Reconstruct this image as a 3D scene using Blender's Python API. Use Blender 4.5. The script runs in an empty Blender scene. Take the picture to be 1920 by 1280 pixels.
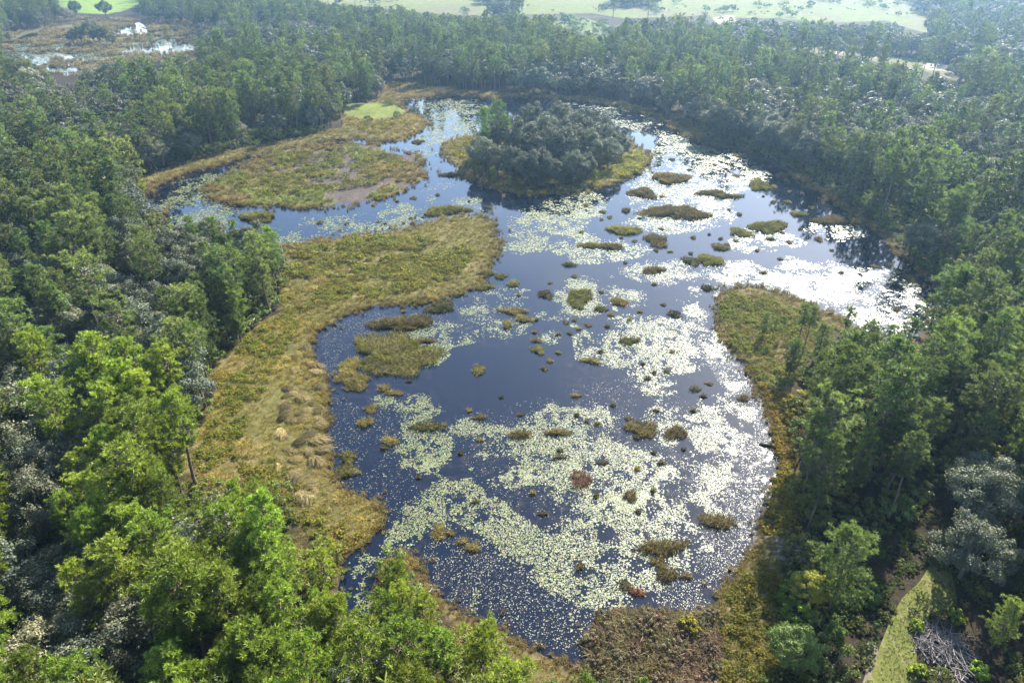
import bpy, math, random
import numpy as np

random.seed(7)
RNG = np.random.default_rng(7)
R = math.radians
scene = bpy.context.scene
col = scene.collection

# ------------------------------------------------------------------ camera, sky, sun, exposure
CAM_H, PITCH, LENS = 80.0, 32.0, 24.0
cam_d = bpy.data.cameras.new('camera')
cam_d.lens = LENS
cam_d.sensor_width = 36.0
cam_d.clip_start = 0.5
cam_d.clip_end = 12000.0
cam = bpy.data.objects.new('camera', cam_d)
cam.location = (0, 0, CAM_H)
cam.rotation_euler = (R(90 - PITCH), 0, 0)
col.objects.link(cam)
scene.camera = cam

SUN_AZ, SUN_EL = 31.0, 38.0          # azimuth to the right of the view direction (+Y), elevation
world = bpy.data.worlds.new('World')
scene.world = world
world.use_nodes = True
wn = world.node_tree
bg = wn.nodes['Background']
sky = wn.nodes.new('ShaderNodeTexSky')
sky.sky_type = 'NISHITA'
sky.sun_disc = False
sky.sun_elevation = R(SUN_EL)
sky.sun_rotation = R(SUN_AZ)
sky.altitude = 0
sky.air_density = 1.0
sky.dust_density = 0.8
sky.ozone_density = 3.0
# thin broken cloud all round, as the pond mirrors it
def wnode(kind, **kw):
    n = wn.nodes.new(kind)
    for k, v in kw.items():
        if k.startswith('i_'): n.inputs[k[2:].replace('_', ' ')].default_value = v
        else: setattr(n, k, v)
    return n
wtc = wnode('ShaderNodeTexCoord')
wsep = wnode('ShaderNodeSeparateXYZ'); wn.links.new(wtc.outputs['Generated'], wsep.inputs[0])
wmx = wnode('ShaderNodeMath', operation='MAXIMUM'); wn.links.new(wsep.outputs[2], wmx.inputs[0]); wmx.inputs[1].default_value = 0.03
wad = wnode('ShaderNodeMath', operation='ADD'); wn.links.new(wmx.outputs[0], wad.inputs[0]); wad.inputs[1].default_value = 0.10
wdx = wnode('ShaderNodeMath', operation='DIVIDE'); wn.links.new(wsep.outputs[0], wdx.inputs[0]); wn.links.new(wad.outputs[0], wdx.inputs[1])
wdy = wnode('ShaderNodeMath', operation='DIVIDE'); wn.links.new(wsep.outputs[1], wdy.inputs[0]); wn.links.new(wad.outputs[0], wdy.inputs[1])
wcm = wnode('ShaderNodeCombineXYZ'); wn.links.new(wdx.outputs[0], wcm.inputs[0]); wn.links.new(wdy.outputs[0], wcm.inputs[1])
wno = wnode('ShaderNodeTexNoise', i_Scale=0.9, i_Detail=7.0, i_Roughness=0.55); wn.links.new(wcm.outputs[0], wno.inputs[0])
wiz = wnode('ShaderNodeMath', operation='SUBTRACT'); wiz.inputs[0].default_value = 1.0; wn.links.new(wmx.outputs[0], wiz.inputs[1])
wsq = wnode('ShaderNodeMath', operation='POWER'); wn.links.new(wiz.outputs[0], wsq.inputs[0]); wsq.inputs[1].default_value = 4.0
wsc = wnode('ShaderNodeMath', operation='MULTIPLY_ADD'); wn.links.new(wsq.outputs[0], wsc.inputs[0]); wsc.inputs[1].default_value = 0.27; wn.links.new(wno.outputs[0], wsc.inputs[2])
wmr = wnode('ShaderNodeMapRange', i_From_Min=0.57, i_From_Max=0.74, i_To_Max=0.9); wn.links.new(wsc.outputs[0], wmr.inputs[0])
wmix = wnode('ShaderNodeMix', data_type='RGBA'); wn.links.new(wmr.outputs[0], wmix.inputs[0])
wn.links.new(sky.outputs[0], wmix.inputs[6]); wmix.inputs[7].default_value = (6.0, 6.35, 7.0, 1)
wn.links.new(wmix.outputs[2], bg.inputs[0])
bg.inputs[1].default_value = 0.10

sun_d = bpy.data.lights.new('sun', 'SUN')
sun_d.energy = 5.0
sun_d.angle = R(0.53)
sun_d.color = (1.0, 0.95, 0.86)
sun = bpy.data.objects.new('sun', sun_d)
sun.rotation_euler = (R(90 - SUN_EL), 0, R(180 - SUN_AZ))
sun.location = (200, 300, 300)
col.objects.link(sun)

scene.view_settings.view_transform = 'Standard'
scene.view_settings.look = 'None'
scene.view_settings.exposure = 2.4
scene.view_settings.gamma = 1.0
scene.view_settings.use_curve_mapping = False
scene.render.engine = 'CYCLES'
cy = scene.cycles
cy.max_bounces = 6
cy.diffuse_bounces = 2
cy.glossy_bounces = 3
cy.transmission_bounces = 4
cy.volume_bounces = 1
cy.transparent_max_bounces = 6
cy.use_denoising = True
cy.sample_clamp_indirect = 4.0
cy.caustics_reflective = False
cy.caustics_refractive = False

# ------------------------------------------------------------------ geometry of the view: pixel (1920 x 1280 photograph) <-> place
FPX = 1920.0 * LENS / 36.0
SP, CP = math.sin(R(PITCH)), math.cos(R(PITCH))

def ground(px, py, z=0.0):
    """point of the horizontal plane at height z seen at a pixel of the photograph"""
    px = np.asarray(px, float); py = np.asarray(py, float)
    a = (px - 960) / FPX; b = (py - 640) / FPX
    fw = CP - SP * b; dn = SP + CP * b
    t = (CAM_H - z) / dn
    return a * t, fw * t

def project(x, y, z):
    x = np.asarray(x, float); y = np.asarray(y, float); dz = np.asarray(z, float) - CAM_H
    f = np.maximum(CP * y - SP * dz, 1e-3); u = SP * y + CP * dz
    return 960 + FPX * x / f, 640 - FPX * u / f

def at(px, py, z=0.0):
    x, y = ground(px, py, z)
    return float(x), float(y)

def inside(poly, x, y):
    """vectorised point in polygon"""
    x = np.asarray(x, float); y = np.asarray(y, float)
    r = np.zeros(x.shape, bool)
    p = np.asarray(poly, float); n = len(p); j = n - 1
    for i in range(n):
        xi, yi = p[i]; xj, yj = p[j]
        if yi != yj:
            c = ((yi > y) != (yj > y)) & (x < (xj - xi) * (y - yi) / (yj - yi) + xi)
            r ^= c
        j = i
    return r

def to_world(poly, smooth=3):
    p = np.asarray(poly, float)
    n = len(p); out = []
    for i in range(n):                       # Catmull-Rom in the picture, then dropped onto the ground
        p0, p1, p2, p3 = p[i - 1], p[i], p[(i + 1) % n], p[(i + 2) % n]
        for k in range(smooth):
            t = k / smooth
            out.append(0.5 * ((2 * p1) + (-p0 + p2) * t + (2 * p0 - 5 * p1 + 4 * p2 - p3) * t * t + (-p0 + 3 * p1 - 3 * p2 + p3) * t ** 3))
    out = np.array(out)
    x, y = ground(out[:, 0], out[:, 1])
    return np.stack([x, y], 1)

def poly_dist(poly, x, y):
    """signed distance in metres, positive inside"""
    p = np.asarray(poly, float); q = np.roll(p, -1, 0)
    d = np.full(x.shape, 1e9)
    for (ax, ay), (bx, by) in zip(p, q):
        vx, vy = bx - ax, by - ay
        L = vx * vx + vy * vy + 1e-9
        t = np.clip(((x - ax) * vx + (y - ay) * vy) / L, 0, 1)
        d = np.minimum(d, (x - ax - t * vx) ** 2 + (y - ay - t * vy) ** 2)
    return np.where(inside(p, x, y), 1, -1) * np.sqrt(d)

_perm = np.random.default_rng(3).random((256, 256))
def vnoise(x, y):
    xi = np.floor(x).astype(int); yi = np.floor(y).astype(int)
    fx = x - xi; fy = y - yi
    fx = fx * fx * (3 - 2 * fx); fy = fy * fy * (3 - 2 * fy)
    g = lambda a, b: _perm[a & 255, b & 255]
    return (g(xi, yi) * (1 - fx) + g(xi + 1, yi) * fx) * (1 - fy) + (g(xi, yi + 1) * (1 - fx) + g(xi + 1, yi + 1) * fx) * fy

def fbm(x, y, scale, octaves=4, seed=0):
    x = np.asarray(x, float) / scale + seed * 17.3; y = np.asarray(y, float) / scale + seed * 9.1
    s = 0; a = 0.5; t = 0
    for _ in range(octaves):
        s = s + a * vnoise(x, y); t += a; a *= 0.5; x = x * 2.03 + 5.1; y = y * 2.03 + 1.7
    return s / t

def sstep(a, b, x):
    t = np.clip((x - a) / (b - a), 0, 1)
    return t * t * (3 - 2 * t)

# ------------------------------------------------------------------ outlines read off the photograph
LAKE = [(600,620),(590,655),(605,705),(613,755),(612,805),(617,855),(625,890),(655,920),(700,938),(716,968),(702,1008),(672,1030),(645,1052),
        (634,1100),(645,1148),(688,1152),(704,1112),(714,1072),(735,1042),(770,1040),(790,1070),(803,1098),(840,1130),(880,1152),(925,1175),
        (985,1205),(1045,1235),(1082,1252),(1104,1240),(1112,1195),(1130,1162),(1200,1148),(1290,1156),(1328,1146),(1346,1118),(1380,1070),
        (1404,1036),(1416,1010),(1412,985),(1440,950),(1456,900),(1460,850),(1450,800),(1430,752),(1408,715),(1384,680),(1356,642),(1336,604),
        (1335,575),(1360,548),(1400,535),(1450,545),(1500,560),(1542,582),(1582,605),(1630,628),(1700,640),(1748,618),(1765,590),(1758,560),
        (1742,532),(1718,508),(1690,470),(1650,435),(1600,400),(1560,376),(1520,350),(1480,326),(1440,306),(1400,292),(1350,276),(1300,258),
        (1258,240),(1230,222),(1180,206),(1120,193),(1060,188),(980,185),(900,182),(830,180),(760,184),(748,196),(775,210),(798,226),(800,240),
        (770,254),(735,266),(680,262),(620,264),(560,274),(500,286),(440,300),(380,316),(330,334),(292,352),(272,372),(285,394),(320,416),
        (400,440),(460,455),(520,462),(570,460),(620,450),(690,440),(755,430),(800,416),(860,404),(914,410),(936,450),(926,490),(902,528),
        (870,550),(828,562),(762,570),(700,576),(652,588)]
MARSH_OVAL = [(386,364),(402,344),(440,324),(482,300),(540,281),(600,272),(660,271),(720,276),(770,290),(800,320),(790,340),(742,364),(680,380),
              (600,390),(520,390),(440,385)]
TREE_ISLAND = [(832,272),(860,258),(905,250),(960,236),(1060,234),(1140,248),(1196,276),(1216,300),(1196,326),(1150,346),(1090,358),(1030,366),
               (960,362),(905,350),(870,332),(858,312),(836,300)]
POND_A = [(20,80),(60,62),(110,68),(150,80),(160,92),(210,98),(235,92),(240,70),(205,58),(215,46),(260,44),(300,55),(340,52),(365,60),(372,84),
          (350,104),(320,112),(270,108),(225,108),(180,112),(150,120),(150,140),(120,138),(60,128),(20,110)]
lake_w, oval_w, isle_w, pond_w = to_world(LAKE), to_world(MARSH_OVAL), to_world(TREE_ISLAND), to_world(POND_A)

# where open ground or water is what one sees (tree crowns keep out of it)
OPEN_MAIN = [(205,358),(270,332),(340,306),(430,285),(520,268),(600,250),(650,240),(640,225),(650,205),(700,190),(722,176),(715,160),(740,154),
             (820,165),(900,175),(1000,180),(1080,182),(1150,190),(1215,205),(1250,228),(1262,205),(1290,225),(1330,262),(1380,290),(1450,316),
             (1510,332),(1550,362),(1600,392),(1640,424),(1680,464),(1720,504),(1752,548),(1762,596),(1750,612),(1700,612),(1640,618),(1590,616),
             (1550,630),(1500,690),(1480,730),(1492,760),(1490,810),(1488,870),(1500,950),(1480,1010),(1490,1060),(1470,1090),(1470,1180),
             (1440,1290),(985,1290),(960,1240),(920,1190),(850,1170),(800,1120),(765,1060),(738,1036),(700,1072),(690,1140),(648,1130),(640,1080),
             (660,1040),(640,1006),(600,1012),(560,985),(540,930),(500,905),(400,905),(340,885),(330,868),(380,800),(402,740),(392,705),(440,652),
             (480,612),(525,590),(532,520),(528,455),(520,425),(480,430),(440,416),(400,412),(340,404),(300,402),(285,382),(240,366)]
OPEN_RIGHT = [(1470,1010),(1560,985),(1680,985),(1740,940),(1800,955),(1790,1010),(1940,1010),(1940,1300),(1440,1300),(1470,1180)]
FIELDS = [
    [(100,-20),(265,-20),(265,6),(240,20),(200,28),(150,26),(105,10)],
    [(0,72),(40,60),(110,50),(150,44),(260,44),(340,46),(376,60),(376,106),(300,112),(200,116),(150,138),(100,136),(20,112)],
    [(560,-10),(900,-10),(905,12),(980,16),(990,-10),(1140,-10),(1150,16),(1230,18),(1245,-10),(1690,-10),(1740,40),(1756,60),(1730,62),(1660,40),(1560,44),
     (1460,36),(1370,34),(1345,45),(1330,30),(1170,36),(1110,26),(1010,28),(880,30),(800,26),(700,14),(620,10)],
    [(1020,40),(1100,36),(1150,52),(1160,68),(1090,64)],
    [(1420,84),(1520,86),(1600,96),(1700,110),(1800,130),(1830,148),(1780,148),(1700,128),(1600,110),(1500,96),(1420,92)],
]
CLEARING = [(636,206),(660,196),(700,194),(745,200),(765,212),(740,222),(690,226),(650,220)]

# ------------------------------------------------------------------ materials
def mat(name):
    m = bpy.data.materials.new(name); m.use_nodes = True
    nt = m.node_tree; nt.nodes.clear()
    out = nt.nodes.new('ShaderNodeOutputMaterial')
    return m, nt, out

def N(nt, kind, **kw):
    n = nt.nodes.new(kind)
    for k, v in kw.items():
        if k.startswith('i_'):
            n.inputs[k[2:].replace('_', ' ')].default_value = v
        else:
            setattr(n, k, v)
    return n

def mixc(nt, a, b, fac, mode='MIX'):
    n = nt.nodes.new('ShaderNodeMix'); n.data_type = 'RGBA'; n.blend_type = mode
    for s, v in ((0, fac), (6, a), (7, b)):
        if hasattr(v, 'is_linked') or hasattr(v, 'links'):
            nt.links.new(v, n.inputs[s])
        else:
            n.inputs[s].default_value = v
    return n.outputs[2]

def rgb(c): return (c[0], c[1], c[2], 1.0)

def leaf_material(name, lo, hi, trans, tfac=0.4, rough=0.5, spec=0.35, use_tint=True, vary=0.25):
    """foliage: colour between lo and hi by the leaf's own attribute, some light passes through"""
    m, nt, out = mat(name)
    at_ = N(nt, 'ShaderNodeAttribute', attribute_name='leaf')
    c = mixc(nt, rgb(lo), rgb(hi), at_.outputs['Fac'])
    oi = N(nt, 'ShaderNodeObjectInfo')
    mr = N(nt, 'ShaderNodeMapRange', i_To_Min=1 - vary, i_To_Max=1 + vary)
    nt.links.new(oi.outputs['Random'], mr.inputs['Value'])
    hs = N(nt, 'ShaderNodeHueSaturation')
    nt.links.new(c, hs.inputs['Color']); nt.links.new(mr.outputs[0], hs.inputs['Value'])
    c = hs.outputs[0]
    if use_tint:
        ti = N(nt, 'ShaderNodeAttribute', attribute_name='tint', attribute_type='INSTANCER')
        c = mixc(nt, c, ti.outputs['Color'], 1.0, 'MULTIPLY')
    tc = mixc(nt, c, rgb(trans), 1.0, 'MULTIPLY')
    pb = N(nt, 'ShaderNodeBsdfPrincipled', i_Roughness=rough)
    pb.inputs['Specular IOR Level'].default_value = spec
    tr = N(nt, 'ShaderNodeBsdfTranslucent')
    mx = N(nt, 'ShaderNodeMixShader'); mx.inputs[0].default_value = tfac
    nt.links.new(c, pb.inputs['Base Color']); nt.links.new(tc, tr.inputs['Color'])
    nt.links.new(pb.outputs[0], mx.inputs[1]); nt.links.new(tr.outputs[0], mx.inputs[2])
    nt.links.new(mx.outputs[0], out.inputs[0])
    return m

def bark_material(name, lo, hi):
    m, nt, out = mat(name)
    tc = N(nt, 'ShaderNodeTexCoord')
    mp = N(nt, 'ShaderNodeMapping'); mp.inputs['Scale'].default_value = (1, 1, 0.25)
    no = N(nt, 'ShaderNodeTexNoise', i_Scale=9.0, i_Detail=5.0)
    nt.links.new(tc.outputs['Object'], mp.inputs[0]); nt.links.new(mp.outputs[0], no.inputs[0])
    c = mixc(nt, rgb(lo), rgb(hi), no.outputs[0])
    pb = N(nt, 'ShaderNodeBsdfPrincipled', i_Roughness=0.95); pb.inputs['Specular IOR Level'].default_value = 0.05
    bp = N(nt, 'ShaderNodeBump', i_Strength=0.6, i_Distance=0.05)
    nt.links.new(no.outputs[0], bp.inputs['Height']); nt.links.new(bp.outputs[0], pb.inputs['Normal'])
    nt.links.new(c, pb.inputs['Base Color']); nt.links.new(pb.outputs[0], out.inputs[0])
    return m

M_PINE = leaf_material('pine_needles', (0.034, 0.046, 0.011), (0.205, 0.245, 0.046), (1.5, 1.6, 0.6), 0.26, 0.5, 0.15)
M_OAK = leaf_material('oak_leaves', (0.062, 0.072, 0.045), (0.118, 0.128, 0.080), (1.2, 1.25, 0.7), 0.2, 0.55, 0.14)
M_SHRUB = leaf_material('shrub_leaves', (0.060, 0.078, 0.017), (0.165, 0.19, 0.045), (1.4, 1.5, 0.6), 0.28, 0.5, 0.1)
M_GRASS = leaf_material('marsh_grass', (0.34, 0.36, 0.32), (1.1, 1.08, 1.05), (1.3, 1.2, 0.8), 0.35, 0.6, 0.08, vary=0.2)
M_BARK_P = bark_material('pine_bark', (0.055, 0.04, 0.03), (0.17, 0.13, 0.10))
M_BARK_O = bark_material('oak_bark', (0.05, 0.045, 0.038), (0.15, 0.14, 0.12))
M_DEAD = bark_material('weathered_wood', (0.22, 0.20, 0.17), (0.50, 0.46, 0.40))
M_BRUSH = bark_material('cut_branches', (0.05, 0.045, 0.042), (0.22, 0.20, 0.19))
M_WETLOG = bark_material('wet_log', (0.02, 0.018, 0.015), (0.07, 0.06, 0.05))

# ground: colour comes with the sheet's own attribute, broken up by noise
M_GROUND, nt, out = mat('ground')
ga = N(nt, 'ShaderNodeAttribute', attribute_name='cover')
tc = N(nt, 'ShaderNodeTexCoord')
n1 = N(nt, 'ShaderNodeTexNoise', i_Scale=0.9, i_Detail=8.0, i_Roughness=0.7)
n2 = N(nt, 'ShaderNodeTexNoise', i_Scale=0.12, i_Detail=6.0, i_Roughness=0.65)
nt.links.new(tc.outputs['Object'], n1.inputs[0]); nt.links.new(tc.outputs['Object'], n2.inputs[0])
r1 = N(nt, 'ShaderNodeMapRange', i_From_Min=0.3, i_From_Max=0.7, i_To_Min=0.5, i_To_Max=1.45); nt.links.new(n1.outputs[0], r1.inputs[0])
r2 = N(nt, 'ShaderNodeMapRange', i_From_Min=0.3, i_From_Max=0.7, i_To_Min=0.75, i_To_Max=1.25); nt.links.new(n2.outputs[0], r2.inputs[0])
c = mixc(nt, ga.outputs['Color'], r1.outputs[0], 1.0, 'MULTIPLY')
c = mixc(nt, c, r2.outputs[0], 1.0, 'MULTIPLY')
pb = N(nt, 'ShaderNodeBsdfPrincipled', i_Roughness=0.95); pb.inputs['Specular IOR Level'].default_value = 0.05
bp = N(nt, 'ShaderNodeBump', i_Strength=0.7, i_Distance=0.25)
nt.links.new(n1.outputs[0], bp.inputs['Height']); nt.links.new(bp.outputs[0], pb.inputs['Normal'])
nt.links.new(c, pb.inputs['Base Color']); nt.links.new(pb.outputs[0], out.inputs[0])

# water: near-black, mirror-like, with drowned weed just under the surface
M_WATER, nt, out = mat('water')
wa = N(nt, 'ShaderNodeAttribute', attribute_name='weed')
tc = N(nt, 'ShaderNodeTexCoord')
n1 = N(nt, 'ShaderNodeTexNoise', i_Scale=0.55, i_Detail=7.0, i_Roughness=0.72)
nt.links.new(tc.outputs['Object'], n1.inputs[0])
r1 = N(nt, 'ShaderNodeMapRange', i_From_Min=0.50, i_From_Max=0.62); nt.links.new(n1.outputs[0], r1.inputs[0])
mu = N(nt, 'ShaderNodeMath', operation='MULTIPLY'); nt.links.new(r1.outputs[0], mu.inputs[0]); nt.links.new(wa.outputs['Fac'], mu.inputs[1])
c = mixc(nt, rgb((0.0015, 0.003, 0.008)), rgb((0.013, 0.0105, 0.0105)), mu.outputs[0])
pb = N(nt, 'ShaderNodeBsdfPrincipled', i_IOR=1.33); pb.inputs['Specular IOR Level'].default_value = 0.55
rr = N(nt, 'ShaderNodeMapRange', i_To_Min=0.02, i_To_Max=0.14); nt.links.new(mu.outputs[0], rr.inputs[0]); nt.links.new(rr.outputs[0], pb.inputs['Roughness'])
n3 = N(nt, 'ShaderNodeTexNoise', i_Scale=1.6, i_Detail=3.0); nt.links.new(tc.outputs['Object'], n3.inputs[0])
bp = N(nt, 'ShaderNodeBump', i_Strength=0.12, i_Distance=0.03)
nt.links.new(n3.outputs[0], bp.inputs['Height']); nt.links.new(bp.outputs[0], pb.inputs['Normal'])
nt.links.new(c, pb.inputs['Base Color']); nt.links.new(pb.outputs[0], out.inputs[0])

# lily pads: waxy yellow-green
M_PAD, nt, out = mat('lily_pad')
oi = N(nt, 'ShaderNodeObjectInfo')
ti = N(nt, 'ShaderNodeAttribute', attribute_name='tint', attribute_type='INSTANCER')
pb = N(nt, 'ShaderNodeBsdfPrincipled', i_Roughness=0.5)
pb.inputs['Specular IOR Level'].default_value = 0.3
nt.links.new(ti.outputs['Color'], pb.inputs['Base Color']); nt.links.new(pb.outputs[0], out.inputs[0])

# ------------------------------------------------------------------ mesh helpers
def mesh_from(name, V, F, mats, midx=None, leaf=None, smooth=False, point_color=None):
    me = bpy.data.meshes.new(name)
    V = np.asarray(V, float)
    if isinstance(F, np.ndarray):
        me.vertices.add(len(V)); me.vertices.foreach_set('co', V.ravel())
        k = F.shape[1]
        me.loops.add(F.size); me.loops.foreach_set('vertex_index', F.ravel().astype(np.int32))
        me.polygons.add(len(F))
        me.polygons.foreach_set('loop_start', np.arange(0, F.size, k, dtype=np.int32))
    else:
        me.from_pydata([tuple(v) for v in V], [], F)
    for m in (mats if isinstance(mats, (list, tuple)) else [mats]):
        me.materials.append(m)
    if midx is not None:
        me.polygons.foreach_set('material_index', np.asarray(midx, np.int32))
    if leaf is not None:
        a = me.attributes.new('leaf', 'FLOAT', 'POINT'); a.data.foreach_set('value', np.asarray(leaf, np.float32))
    if point_color is not None:
        for nm, arr in point_color.items():
            arr = np.asarray(arr, np.float32)
            if arr.ndim == 2:
                a = me.attributes.new(nm, 'FLOAT_COLOR', 'POINT')
                a.data.foreach_set('color', np.concatenate([arr, np.ones((len(arr), 1), np.float32)], 1).ravel())
            else:
                a = me.attributes.new(nm, 'FLOAT', 'POINT'); a.data.foreach_set('value', arr)
    me.update(calc_edges=True)
    if smooth:
        me.polygons.foreach_set('use_smooth', np.ones(len(me.polygons), bool))
    return me

def link(name, data, parent=None, loc=(0, 0, 0), rz=0.0, sc=1.0):
    o = bpy.data.objects.new(name, data)
    col.objects.link(o)
    o.location = loc; o.rotation_euler = (0, 0, rz)
    o.scale = (sc, sc, sc) if np.isscalar(sc) else sc
    if parent is not None: o.parent = parent
    return o

def tag(o, label=None, cat=None, group=None, kind=None):
    if label: o['label'] = label
    if cat: o['category'] = cat
    if group: o['group'] = group
    if kind: o['kind'] = kind
    return o

def tint(o, c):
    o['tint'] = [float(c[0]), float(c[1]), float(c[2]), 1.0]

class Tube:
    """collects tapered tubes as triangles/quads"""
    def __init__(s): s.V = []; s.F = []
    def add(s, pts, rad, sides=6):
        pts = np.asarray(pts, float); n = len(pts); b = len(s.V)
        for i in range(n):
            d = pts[min(i + 1, n - 1)] - pts[max(i - 1, 0)]
            d = d / (np.linalg.norm(d) + 1e-9)
            u = np.cross(d, (0.3, 0.9, 0.1) if abs(d[2]) > 0.8 else (0, 0, 1)); u /= np.linalg.norm(u) + 1e-9
            v = np.cross(d, u)
            for k in range(sides):
                a = 2 * math.pi * k / sides
                s.V.append(pts[i] + rad[i] * (math.cos(a) * u + math.sin(a) * v))
        for i in range(n - 1):
            for k in range(sides):
                k2 = (k + 1) % sides
                s.F.append((b + i * sides + k, b + i * sides + k2, b + (i + 1) * sides + k2, b + (i + 1) * sides + k))
        s.F.append(tuple(b + (n - 1) * sides + k for k in range(sides)))
        s.F.append(tuple(b + k for k in reversed(range(sides))))

def unit(v): return v / (np.linalg.norm(v, axis=-1, keepdims=True) + 1e-9)

def needle_tufts(C, D, n, length, width, rng):
    """star-shaped sprays of needles: C centres, D directions"""
    m = len(C)
    d = unit(rng.normal(size=(m, n, 3)) * 0.85 + D[:, None, :] * 0.75 + np.array([0, 0, 0.25]))
    side = unit(np.cross(d, rng.normal(size=(m, n, 3))))
    L = length * rng.uniform(0.7, 1.2, (m, n, 1)); W = width * rng.uniform(0.7, 1.3, (m, n, 1))
    c = C[:, None, :] + 0 * d
    V = np.stack([c - side * W * 0.5, c + side * W * 0.5, c + d * L + side * W * 0.35, c + d * L - side * W * 0.35], 2).reshape(-1, 3)
    F = np.arange(len(V)).reshape(-1, 4)
    leaf = np.repeat(np.clip(rng.uniform(0.15, 0.85, (m, 1)) + rng.normal(0, 0.15, (m, n)), 0, 1).ravel(), 4)
    return V, F, leaf

def leaf_quads(P, Nrm, size, rng, base):
    m = len(P)
    u = unit(np.cross(Nrm, rng.normal(size=(m, 3)))); v = np.cross(Nrm, u)
    s = size * rng.uniform(0.6, 1.3, (m, 1))
    V = np.stack([P - u * s * 0.5 - v * s * 0.15, P + v * s * 0.38 - u * s * 0.05, P + u * s * 0.55 + v * s * 0.1, P - v * s * 0.36], 1).reshape(-1, 3)
    return V, np.arange(len(V)).reshape(-1, 4), np.repeat(np.clip(base, 0, 1), 4)

def make_pine(seed, h=18.0, rad=3.6, low=0.42, n_limb=40, twigs=6, needles=13, nl=0.46, nw=0.085, sides=7):
    rng = np.random.default_rng(seed)
    t = Tube()
    lean = rng.normal(0, 0.02, 2) * h
    wob = rng.normal(0, 0.12, (7, 2)); wob[0] = 0
    zz = np.linspace(0, h * 0.985, 7)
    tp = np.stack([lean[0] * (zz / h) ** 1.5 + wob[:, 0], lean[1] * (zz / h) ** 1.5 + wob[:, 1], zz], 1)
    r0 = 0.013 * h
    t.add(tp, r0 * (1 - 0.82 * (zz / h)) * np.array([1.25, 1, 1, 1, 1, 1, 1]), sides)
    C = []; D = []
    az = rng.uniform(0, 6.28)
    side_bias = rng.uniform(0, 6.28)
    for i in range(n_limb):
        q = (i + rng.uniform(0, 0.8)) / n_limb
        z = h * (low + (0.97 - low) * q)
        shape = (math.sin(min(1.0, (q + 0.16) * 1.25) * math.pi * 0.5)) * math.sqrt(max(0.06, 1 - q ** 3.2))
        L = rad * shape * rng.uniform(0.55, 1.12)
        az += 2.4 + rng.normal(0, 0.35)
        if math.cos(az - side_bias) < -0.3 and rng.random() < 0.3: L *= 0.55
        up = rng.uniform(0.0, 0.35) + 0.55 * q ** 2
        base = np.array([np.interp(z, zz, tp[:, 0]), np.interp(z, zz, tp[:, 1]), z])
        d = np.array([math.cos(az) * math.cos(up), math.sin(az) * math.cos(up), math.sin(up)])
        p1 = base + d * L * 0.5 + np.array([0, 0, -0.04 * L]); p2 = base + d * L + np.array([0, 0, 0.10 * L])
        t.add([base, p1, p2], [0.05 + 0.012 * L, 0.045, 0.018], 4)
        for k in range(twigs):
            s = rng.uniform(0.42, 1.03)
            o = base + (p1 - base) * min(1, s * 2) if s < 0.5 else p1 + (p2 - p1) * (s * 2 - 1)
            off = rng.normal(0, 0.34, 3) * (0.45 + 0.4 * L / rad) ; off[2] = abs(off[2]) * 0.7 - 0.06
            e = o + off * (1.2 - 0.35 * s) * 1.5
            if k < 2: t.add([o, e], [0.022, 0.012], 3)
            for f in ((0.6, 1.0) if k % 2 else (1.0,)):
                C.append(o + (e - o) * f); D.append(unit(d * 0.5 + off / (np.linalg.norm(off) + 1e-6) + np.array([0, 0, 0.3])))
    C = np.array(C); D = np.array(D)
    V, F, lf = needle_tufts(C, D, needles, nl, nw, rng)
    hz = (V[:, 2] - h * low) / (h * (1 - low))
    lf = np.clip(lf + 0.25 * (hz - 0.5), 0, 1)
    return t, V, F, lf

def make_oak(seed, h=12.0, rad=4.6, clumps=52, leaves=150, size=0.34, low=0.22, flat=1.0, sides=7):
    rng = np.random.default_rng(seed)
    t = Tube()
    fork = h * rng.uniform(0.2, 0.3)
    top = np.array([rng.normal(0, 0.2), rng.normal(0, 0.2), fork])
    t.add([(0, 0, 0), top * [0.5, 0.5, 0.5], top], [0.034 * h, 0.026 * h, 0.024 * h], sides)
    P = []; Nn = []; B = []
    cz = h * (low + (1 - low) * 0.42); rz = h * (1 - low) * 0.56
    ph = rng.uniform(0, 6.28, 6)
    for i in range(clumps):
        u = rng.uniform(-0.45, 1.0); a = i * 2.39996 + rng.normal(0, 0.3)
        rr = math.sqrt(max(0.0, 1 - u * u)) if u > 0 else 1.0 - 0.25 * abs(u)
        lump = 1 + 0.16 * math.sin(2 * a + ph[0]) + 0.12 * math.sin(3 * a + ph[1] + 3 * u) + 0.1 * math.sin(5 * u + ph[2])
        dep = rng.uniform(0.72, 1.0)
        c = np.array([math.cos(a) * rr * rad * lump * dep, math.sin(a) * rr * rad * lump * dep, cz + u * rz * (0.85 + 0.18 * math.sin(2 * a + ph[3])) * flat * dep])
        cr = rng.uniform(0.17, 0.30) * rad
        mid = top + (c - top) * 0.55 + np.array([0, 0, -0.05 * h])
        if i % 3 == 0: t.add([top - [0, 0, 0.2], mid, c], [0.013 * h, 0.008 * h, 0.003 * h], 4)
        d = unit(rng.normal(size=(leaves, 3)) + unit(c - [0, 0, cz]) * 0.45 + np.array([0, 0, 0.25]))
        rad_l = cr * rng.uniform(0.55, 1.05, (leaves, 1)) * (1 + 0.25 * np.sin(d[:, :1] * 7 + ph[4]))
        P.append(c + d * rad_l * [1, 1, 0.8]); Nn.append(unit(d * 0.9 + rng.normal(size=(leaves, 3)) * 0.55 + [0, 0, 0.2]))
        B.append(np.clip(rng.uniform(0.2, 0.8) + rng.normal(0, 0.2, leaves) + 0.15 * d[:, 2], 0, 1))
    V, F, lf = leaf_quads(np.concatenate(P), np.concatenate(Nn), size, rng, np.concatenate(B))
    return t, V, F, lf

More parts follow.
